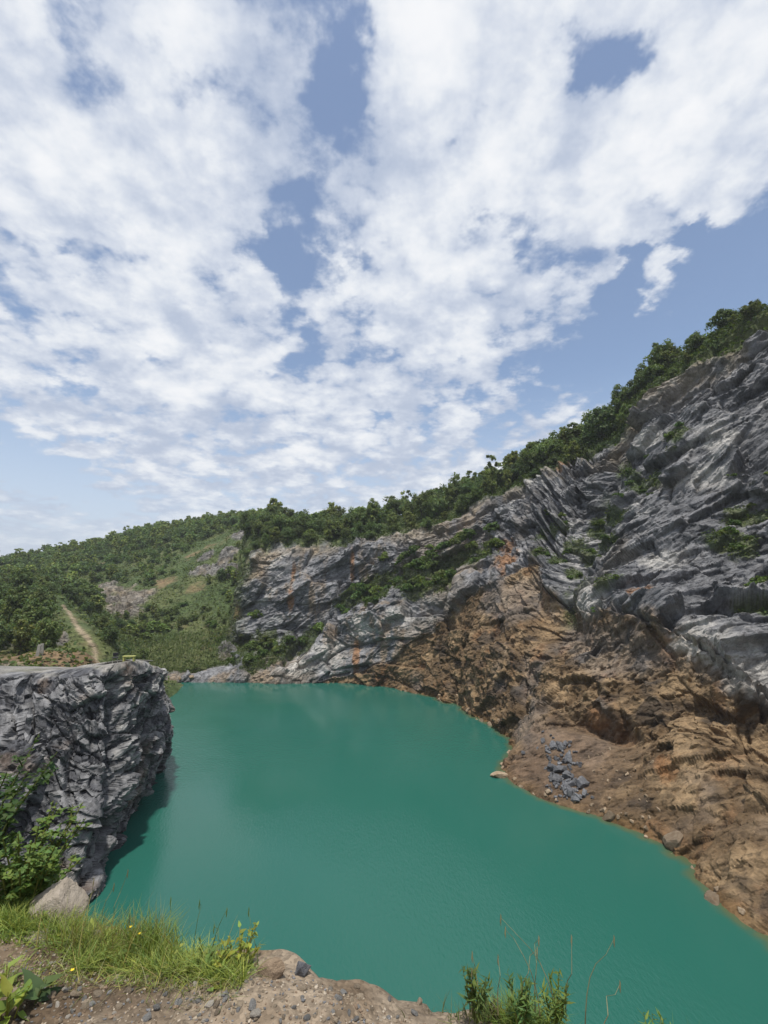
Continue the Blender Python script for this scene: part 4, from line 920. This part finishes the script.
# boulders of the bank
def boulder(px, py, r, seed, flat, mat, lab, rz=0.0, dz=0.3, npl=14):
    q = on_bank(px, py)
    return add('boulder', mesh_np('boulder', *stone_np(seed, flat, npl, 4, 0.05)), mat, label=lab, cat='boulder', loc=(q[0], q[1], q[2] + r * dz), rot=(0.1, -0.1, rz), scale=(r, r, r))
def planes_np(pl, sub=4, rough=0.05):
    bm = bmesh.new(); bmesh.ops.create_icosphere(bm, subdivisions=sub, radius=1)
    d = unit(np.array([v.co for v in bm.verts])); f = np.array([[v.index for v in fc.verts] for fc in bm.faces]); bm.free()
    n_ = unit(np.array([p[:3] for p in pl], float)); h = np.array([p[3] for p in pl])
    r = np.min(np.where(d @ n_.T > 0.03, h / np.maximum(d @ n_.T, 0.03), 9), axis=1); p = d * np.minimum(r, 1.7)[:, None]
    return p * (1 + rough * fbm(p, 2.5, 4))[:, None], f
q = on_bank(58, 919)
add('boulder', mesh_np('boulder', *planes_np([(-0.55, -0.25, 0.85, 0.50), (0.80, -0.15, 0.62, 0.46), (-0.15, -1, 0.25, 0.52), (0.7, -0.8, 0.1, 0.62), (1, 0.1, -0.1, 0.86), (-1, -0.2, 0.25, 0.95), (0, 1, 0.3, 0.55), (0.1, 0.1, -1, 0.5), (-0.7, -0.7, 0.35, 0.70), (0.1, -0.5, 0.9, 0.62)])), M_TAN, label='pale sandstone boulder with a peaked top in the grass by the bush', cat='boulder', loc=(q[0], q[1], q[2] + 0.07), rot=(0, 0, 0.15), scale=(0.155, 0.14, 0.155))
boulder(272, 975, 0.052, 822, (1.1, 0.8, 0.75), mat_stone('tan_boulder_stone', (0.42, 0.31, 0.21), (0.30, 0.22, 0.15), 6.0, 0.05), 'tan boulder sunk in the gravel at the brink', 0.2, 0.15, 8)
boulder(302, 974, 0.05, 833, (0.8, 0.7, 1.0), M_ST, 'dark grey upright stone at the brink beside the tan boulder', 0.6, 0.35)
boulder(36, 939, 0.06, 844, (1.3, 0.8, 0.5), M_TAN, 'flat buff stone in the soil below the pale boulder', 0.2, 0.15)
boulder(92, 943, 0.05, 855, (1.2, 0.8, 0.55), M_TAN, 'small buff stone half hidden in the grass', 1.0, 0.15)

# grass along the brink
M_GRASS = mat_leaf('grass_blade', 0.35, 0.6)
def scatter_grass(n, fx, hr, wr, base, lean=0.06, spread_=0.35):
    pts = []
    while len(pts) < n:
        px, py, w = fx()
        q = pick(px, py, bvh_bank)
        if q is None or q[2] < GZ - 0.9 or (22 < px < 92 and 885 < py < 921): continue
        pts.append(q - [0, 0, 0.01])
    pts = np.array(pts); k = len(pts)
    hg = 0.82 * rng.uniform(*hr, k) * (0.7 + 0.6 * np.clip(fbm(pts, 2.5, 2, off=3) + 0.5, 0, 1))
    return blades(pts, hg, rng.uniform(*wr, k), rng.normal(size=(k, 2)) * lean + hg[:, None] * rng.normal(size=(k, 2)) * 0.28, greens(k, base, spread_), 4)
def strip(x0, x1, ylo, yhi):
    def fx():
        px = rng.uniform(x0, x1); a = np.interp(px, [x0, x1], ylo); b = np.interp(px, [x0, x1], yhi); return px, rng.uniform(a, b), 0
    return fx
def cl(cx, cy, sx, sy): return lambda: (rng.normal(cx, sx), rng.normal(cy, sy), 0)
ps = [scatter_grass(2600, strip(-30, 110, (898, 935), (925, 955)), (0.04, 0.13), (0.004, 0.008), (0.22, 0.27, 0.065)),
      scatter_grass(3600, strip(75, 245, (940, 965), (972, 985)), (0.03, 0.11), (0.0035, 0.007), (0.25, 0.30, 0.075)),
      scatter_grass(500, cl(150, 955, 14, 8), (0.12, 0.24), (0.004, 0.007), (0.17, 0.22, 0.05)),
      scatter_grass(260, cl(120, 950, 40, 8), (0.12, 0.26), (0.004, 0.007), (0.20, 0.185, 0.075)),
      scatter_grass(420, strip(250, 440, (985, 1012), (1000, 1024)), (0.02, 0.06), (0.003, 0.005), (0.12, 0.14, 0.04)) if False else scatter_grass(60, strip(60, 240, (985, 990), (1005, 1010)), (0.02, 0.06), (0.003, 0.005), (0.12, 0.14, 0.04)),
      scatter_grass(700, cl(545, 1018, 26, 8), (0.05, 0.15), (0.004, 0.007), (0.17, 0.225, 0.05)),
      scatter_grass(200, cl(505, 1012, 30, 8), (0.05, 0.14), (0.003, 0.006), (0.12, 0.13, 0.05)),
      scatter_grass(160, cl(690, 1060, 30, 10), (0.06, 0.12), (0.004, 0.007), (0.10, 0.15, 0.03))]
ps += [scatter_grass(1500, strip(-20, 110, (900, 932), (940, 962)), (0.02, 0.06), (0.006, 0.011), (0.20, 0.255, 0.06), 0.03), scatter_grass(1200, strip(60, 240, (945, 962), (985, 992)), (0.015, 0.05), (0.006, 0.010), (0.22, 0.265, 0.07), 0.03), scatter_grass(260, strip(0, 60, (955, 960), (990, 990)), (0.015, 0.05), (0.006, 0.010), (0.22, 0.265, 0.07), 0.03), scatter_grass(300, strip(30, 240, (960, 975), (990, 996)), (0.03, 0.09), (0.003, 0.006), (0.30, 0.26, 0.13), 0.08)]
v, f, c = merge(ps); add('grass', mesh_np('grass', v, f, c), M_GRASS, kind='stuff', label='bright green grass along the brink of the near bank')
# tall thin stalks standing clear of the grass
M_STALK = mat_leaf('dry_stalk', 0.2, 0.7)
for px, py, hpx, lx, dry in [(193, 962, 75, 0.02, 0), (212, 958, 60, 0.05, 0), (258, 968, 60, -0.05, 0), (164, 955, 70, 0.02, 0), (222, 966, 50, -0.03, 0), (98, 935, 65, 0.06, 1), (110, 938, 80, 0.05, 1), (86, 925, 60, 0.03, 1),
                             (480, 1010, 62, -0.02, 1), (498, 1012, 55, 0.01, 1), (520, 1012, 70, 0.06, 1), (540, 1014, 96, -0.10, 1), (556, 1016, 110, -0.16, 1), (566, 1018, 80, 0.04, 1), (585, 1024, 95, 0.10, 1), (535, 1010, 80, 0.02, 1), (603, 1040, 60, 0.06, 1), (472, 1008, 45, 0.0, 1)]:
    q = bank_px(px, py); q = np.array(q); dep = math.hypot(q[1], 20 - q[2]); hh = 0.62 * hpx * dep / FOC
    colr = np.array([(0.24, 0.21, 0.11)]) if dry else np.array([(0.11, 0.16, 0.04)])
    g = np.random.RandomState(int(px)); pts_ = [(lx * t ** 2 * 1.3, 0.02 * g.normal() * t, hh * (t - 0.08 * t * t)) for t in np.linspace(0, 1, 7)]
    v, f = tube_np(pts_, np.linspace(0.0022, 0.0007, 7), 4)
    e = add('grass_stalk', None, label='thin dry grass stalk standing over the water at the brink' if dry else 'thin green grass stalk standing over the water at the brink', cat='grass stalk', group='dry stalks at the brink' if dry else 'green stalks at the brink', loc=tuple(q - [0, 0, 0.01]))
    add('stem', mesh_np('stem', v, f, np.repeat(colr, len(v), 0)), M_STALK, e)
    tp = np.array(pts_[-1]); v, f = tube_np([tp - [0, 0, 0.03], tp - [0.001, 0, 0.015], tp + [0.001, 0, 0.004], tp + [0, 0, 0.014]], [0.0008, 0.0028, 0.0024, 0.0004], 5); add('seed_head', mesh_np('seed_head', v, f, np.repeat(colr * 1.1, len(v), 0)), M_STALK, e)

# leaves with a real outline
def leaf_np(L, Wd, droop=0.25, fold=0.18, n=6, shape=0.55):
    V, Fs = [], []
    for k in range(n + 1):
        t = k / n; w = Wd * 0.5 * (math.sin(math.pi * t ** shape) ** 0.9 if 0 < t < 1 else 0.03); x = L * t; z = -droop * L * t * t + 0.04 * L * math.sin(t * 9)
        V += [(x, -w, z + fold * w), (x, 0, z), (x, w, z + fold * w)]
    for k in range(n):
        a = 3 * k; Fs += [(a, a + 3, a + 4), (a, a + 4, a + 1), (a + 1, a + 4, a + 5), (a + 1, a + 5, a + 2)]
    return np.array(V), np.array(Fs)
def xf(V, origin, az, el, roll=0.0):
    M_ = Matrix.Rotation(az, 3, 'Z') @ Matrix.Rotation(-el, 3, 'Y') @ Matrix.Rotation(roll, 3, 'X'); return V @ np.array(M_).T + origin
def leafy_branches(pts_, g, hgt, rad):
    out = []
    for k in range(3):
        b = np.array(pts_[1 + k]); a = g.uniform(0, 6.28); L_ = hgt * g.uniform(0.16, 0.32); e = b + np.array([math.cos(a) * L_, math.sin(a) * L_, L_ * g.uniform(0.2, 0.9)])
        out.append([b, b * 0.7 + e * 0.3 + [0, 0, 0.01], b * 0.45 + e * 0.55 + [0, 0, 0.015], b * 0.2 + e * 0.8, e])
    return out
def leafy(name, q, label, nstem, hgt, L, Wd, base, spread_, per, each=False, up=0.5, seed=0, cat='plant', group=None, rad=0.004):
    g = np.random.RandomState(seed); global rng; rng = g
    e = add(name, None, label=label, cat=cat, group=group, loc=tuple(q))
    st, lv = [], []
    for s in range(nstem):
        a = g.uniform(0, 6.28); rr_ = spread_ * math.sqrt(g.rand()); hh = hgt * g.uniform(0.65, 1.1)
        b0 = np.array([0.25 * rr_ * math.cos(a), 0.25 * rr_ * math.sin(a), -0.03]); tip = np.array([rr_ * math.cos(a), rr_ * math.sin(a), hh]); midp = (b0 + tip) / 2 + np.array([-0.1 * rr_ * math.cos(a), -0.1 * rr_ * math.sin(a), 0.06 * hh])
        pts_ = [b0, (b0 + midp) / 2 + [0, 0, 0.02 * hh], midp, (midp + tip) / 2, tip]; st.append(tube_np(pts_, np.linspace(rad, rad * 0.35, 5), 5))
        lines = [pts_] + (leafy_branches(pts_, g, hgt, rad) if cat == 'bush' else [])
        for ln in lines[1:]: st.append(tube_np(ln, np.linspace(rad * 0.5, rad * 0.2, 5), 4))
        for li, ln in enumerate(lines):
            for k in range(per if li == 0 else per // 2):
                t = (0.25 if li == 0 else 0.1) + 0.75 * (k + g.rand() * 0.6) / (per if li == 0 else per // 2); i = min(int(t * 4), 3); o = np.array(ln[i]) * (1 - (t * 4 - i)) + np.array(ln[i + 1]) * (t * 4 - i) if t < 1 else np.array(ln[-1])
                sz = g.uniform(0.55, 1.2) * (1.05 - 0.35 * t); v, f = leaf_np(L * sz, Wd * sz, g.uniform(0.1, 0.45), g.uniform(0.1, 0.4), 5 if cat != 'bush' else 3)
                v = xf(v, o, k * 2.4 + g.uniform(-0.7, 0.7) + a, up * g.uniform(-0.3, 1.6), g.uniform(-0.6, 0.6)); lv.append((v, f, np.repeat(greens(1, base, 0.3), len(v), 0)))
    v, f, _ = merge(st); add('stem', mesh_np('stem', v, f, np.tile(np.array(base) * [1.3, 0.9, 0.9], (len(v), 1)), True), M_GRASS, e)
    if each:
        for v, f, c in lv: add('leaf', mesh_np('leaf', v, f, c, True), M_GRASS, e)
    else:
        v, f, c = merge(lv); add('foliage', mesh_np('foliage', v, f, c, True), M_GRASS, e)
    return e
# the big bush on the left, growing just beyond the brink
q = bank_px(22, 902); dep = float(np.linalg.norm(q - [0, 0, H]))
leafy('bush', q - [0, 0, 0.05], 'leafy dark green bush against the dark outcrop at the left', 26, 50 * dep / FOC, 0.044, 0.030, (0.10, 0.165, 0.038), 42 * dep / FOC, 26, False, 0.5, 31, 'bush', None, 0.008)
q = bank_px(-45, 890); dep = float(np.linalg.norm(q - [0, 0, H]))
leafy('bush', q - [0, 0, 0.05], 'dark green bush half out of view beside the leafy bush', 18, 75 * dep / FOC, 0.062, 0.040, (0.062, 0.110, 0.028), 60 * dep / FOC, 26, False, 0.5, 37, 'bush', None, 0.008)
# yellow-green leafy plant at the brink
leafy('leafy_weed', bank_px(238, 972) - [0, 0, 0.01], 'yellow green leafy weed at the brink beside the tan boulder', 14, 0.135, 0.042, 0.024, (0.24, 0.28, 0.05), 0.12, 9, True, 0.7, 41, 'weed', None, 0.003)
leafy('leafy_weed', bank_px(205, 970) - [0, 0, 0.01], 'dull green leafy weed between the grass and the yellow green weed', 7, 0.12, 0.045, 0.025, (0.12, 0.18, 0.04), 0.07, 7, True, 0.7, 42, 'weed', None, 0.003)
leafy('seedling', bank_px(86, 948) - [0, 0, 0.01], 'young plant with broad yellow green leaves in the grass below the boulder', 2, 0.10, 0.085, 0.05, (0.25, 0.28, 0.06), 0.03, 4, True, 0.9, 43, 'plant', None, 0.003)
leafy('broadleaf_weed', bank_px(6, 1020) - [0, 0, 0.01], 'broad leaved yellow green weed low on the soil', 4, 0.13, 0.12, 0.055, (0.19, 0.25, 0.05), 0.10, 5, True, 0.6, 44, 'weed', None, 0.004)
leafy('broadleaf_weed', bank_px(30, 1005) - [0, 0, 0.01], 'dark green large leaved weed beside the yellow green weed', 2, 0.10, 0.13, 0.07, (0.085, 0.125, 0.045), 0.06, 4, True, 0.6, 45, 'weed', None, 0.004)
leafy('broadleaf_weed', bank_px(4, 985) - [0, 0, 0.01], 'small weed with light leaves above the broad leaved weed', 2, 0.08, 0.09, 0.045, (0.22, 0.27, 0.06), 0.05, 4, True, 0.6, 46, 'weed', None, 0.003)
for k, (px, py) in enumerate([(20, 925), (108, 948), (125, 968), (150, 975), (172, 968), (190, 980), (215, 985), (100, 965), (45, 930), (5, 935), (70, 940), (140, 958)]):
    leafy('ground_weed', bank_px(px, py) - [0, 0, 0.005], 'low leafy green weed growing in the grass of the brink', 5, 0.05 + 0.02 * (k % 3), 0.03, 0.017, [(0.17, 0.23, 0.05), (0.22, 0.27, 0.06), (0.13, 0.19, 0.045)][k % 3], 0.05, 6, False, 0.7, 70 + k, 'weed', 'low weeds in the brink grass', 0.002)
# weeds on the right part of the brink
for px, py, h, ns, base, lab, sd in [(474, 1008, 0.20, 9, (0.075, 0.12, 0.03), 'upright green weed with narrow leaves at the left of the brink clump', 51),
                                     (520, 1014, 0.15, 8, (0.085, 0.13, 0.035), 'mid sized narrow leaved weed among dry stalks at the brink', 52),
                                     (556, 1020, 0.19, 9, (0.10, 0.155, 0.035), 'bright green narrow leaved weed among bent dry stalks', 53),
                                     (495, 1018, 0.10, 6, (0.10, 0.10, 0.05), 'short brownish weed in the gravel of the brink', 54),
                                     (655, 1052, 0.12, 6, (0.10, 0.15, 0.035), 'small green weed standing alone right of the brink clump', 55)]:
    leafy('brink_weed', bank_px(px, py) - [0, 0, 0.01], lab, ns + 5, h * 0.8, 0.050, 0.011, np.array(base) * 1.3, 0.075, 13, False, 0.9, sd, 'weed', None, 0.0022)
# little yellow flowers
M_FL = mat_plain('yellow_petal', (0.75, 0.55, 0.03), 0.6, 0.1, 20)
for px, py in [(138, 945), (129, 938), (70, 985)]:
    q = bank_px(px, py + 12); e = add('flower', None, label='tiny yellow flower in the grass at the brink', cat='flower', group='yellow flowers in the grass', loc=tuple(q))
    v, f = tube_np([(0, 0, 0), (0.004, 0, 0.05), (0, 0, 0.10)], [0.001, 0.001, 0.001], 4); add('stem', mesh_np('stem', v, f, np.tile((0.1, 0.15, 0.04), (len(v), 1))), M_GRASS, e)
    for k in range(5):
        v, f = leaf_np(0.010, 0.008, 0.1, 0.1, 3); add('petal', mesh_np('petal', xf(v, np.array([0, 0, 0.10]), k * 1.2566, 0.5), f), M_FL, e)

# ================================================================== HAZE: thin pale air over the whole place
m, T = new_mat('haze_air'); pv = T.n('ShaderNodeVolumePrincipled'); pv.inputs['Color'].default_value = (0.90, 0.94, 1.0, 1); pv.inputs['Density'].default_value = 0.00032; pv.inputs['Anisotropy'].default_value = 0.2
ho = T.n('ShaderNodeOutputMaterial'); T.L.new(pv.outputs[0], ho.inputs['Volume'])
hb_, hf_ = box_np(0, 0, 37.0, 2500, 2500, 104.0)
add('haze', mesh_np('haze', hb_, hf_), m, kind='stuff', label='thin pale haze in the air over the quarry')
scene.cycles.volume_bounces = 0
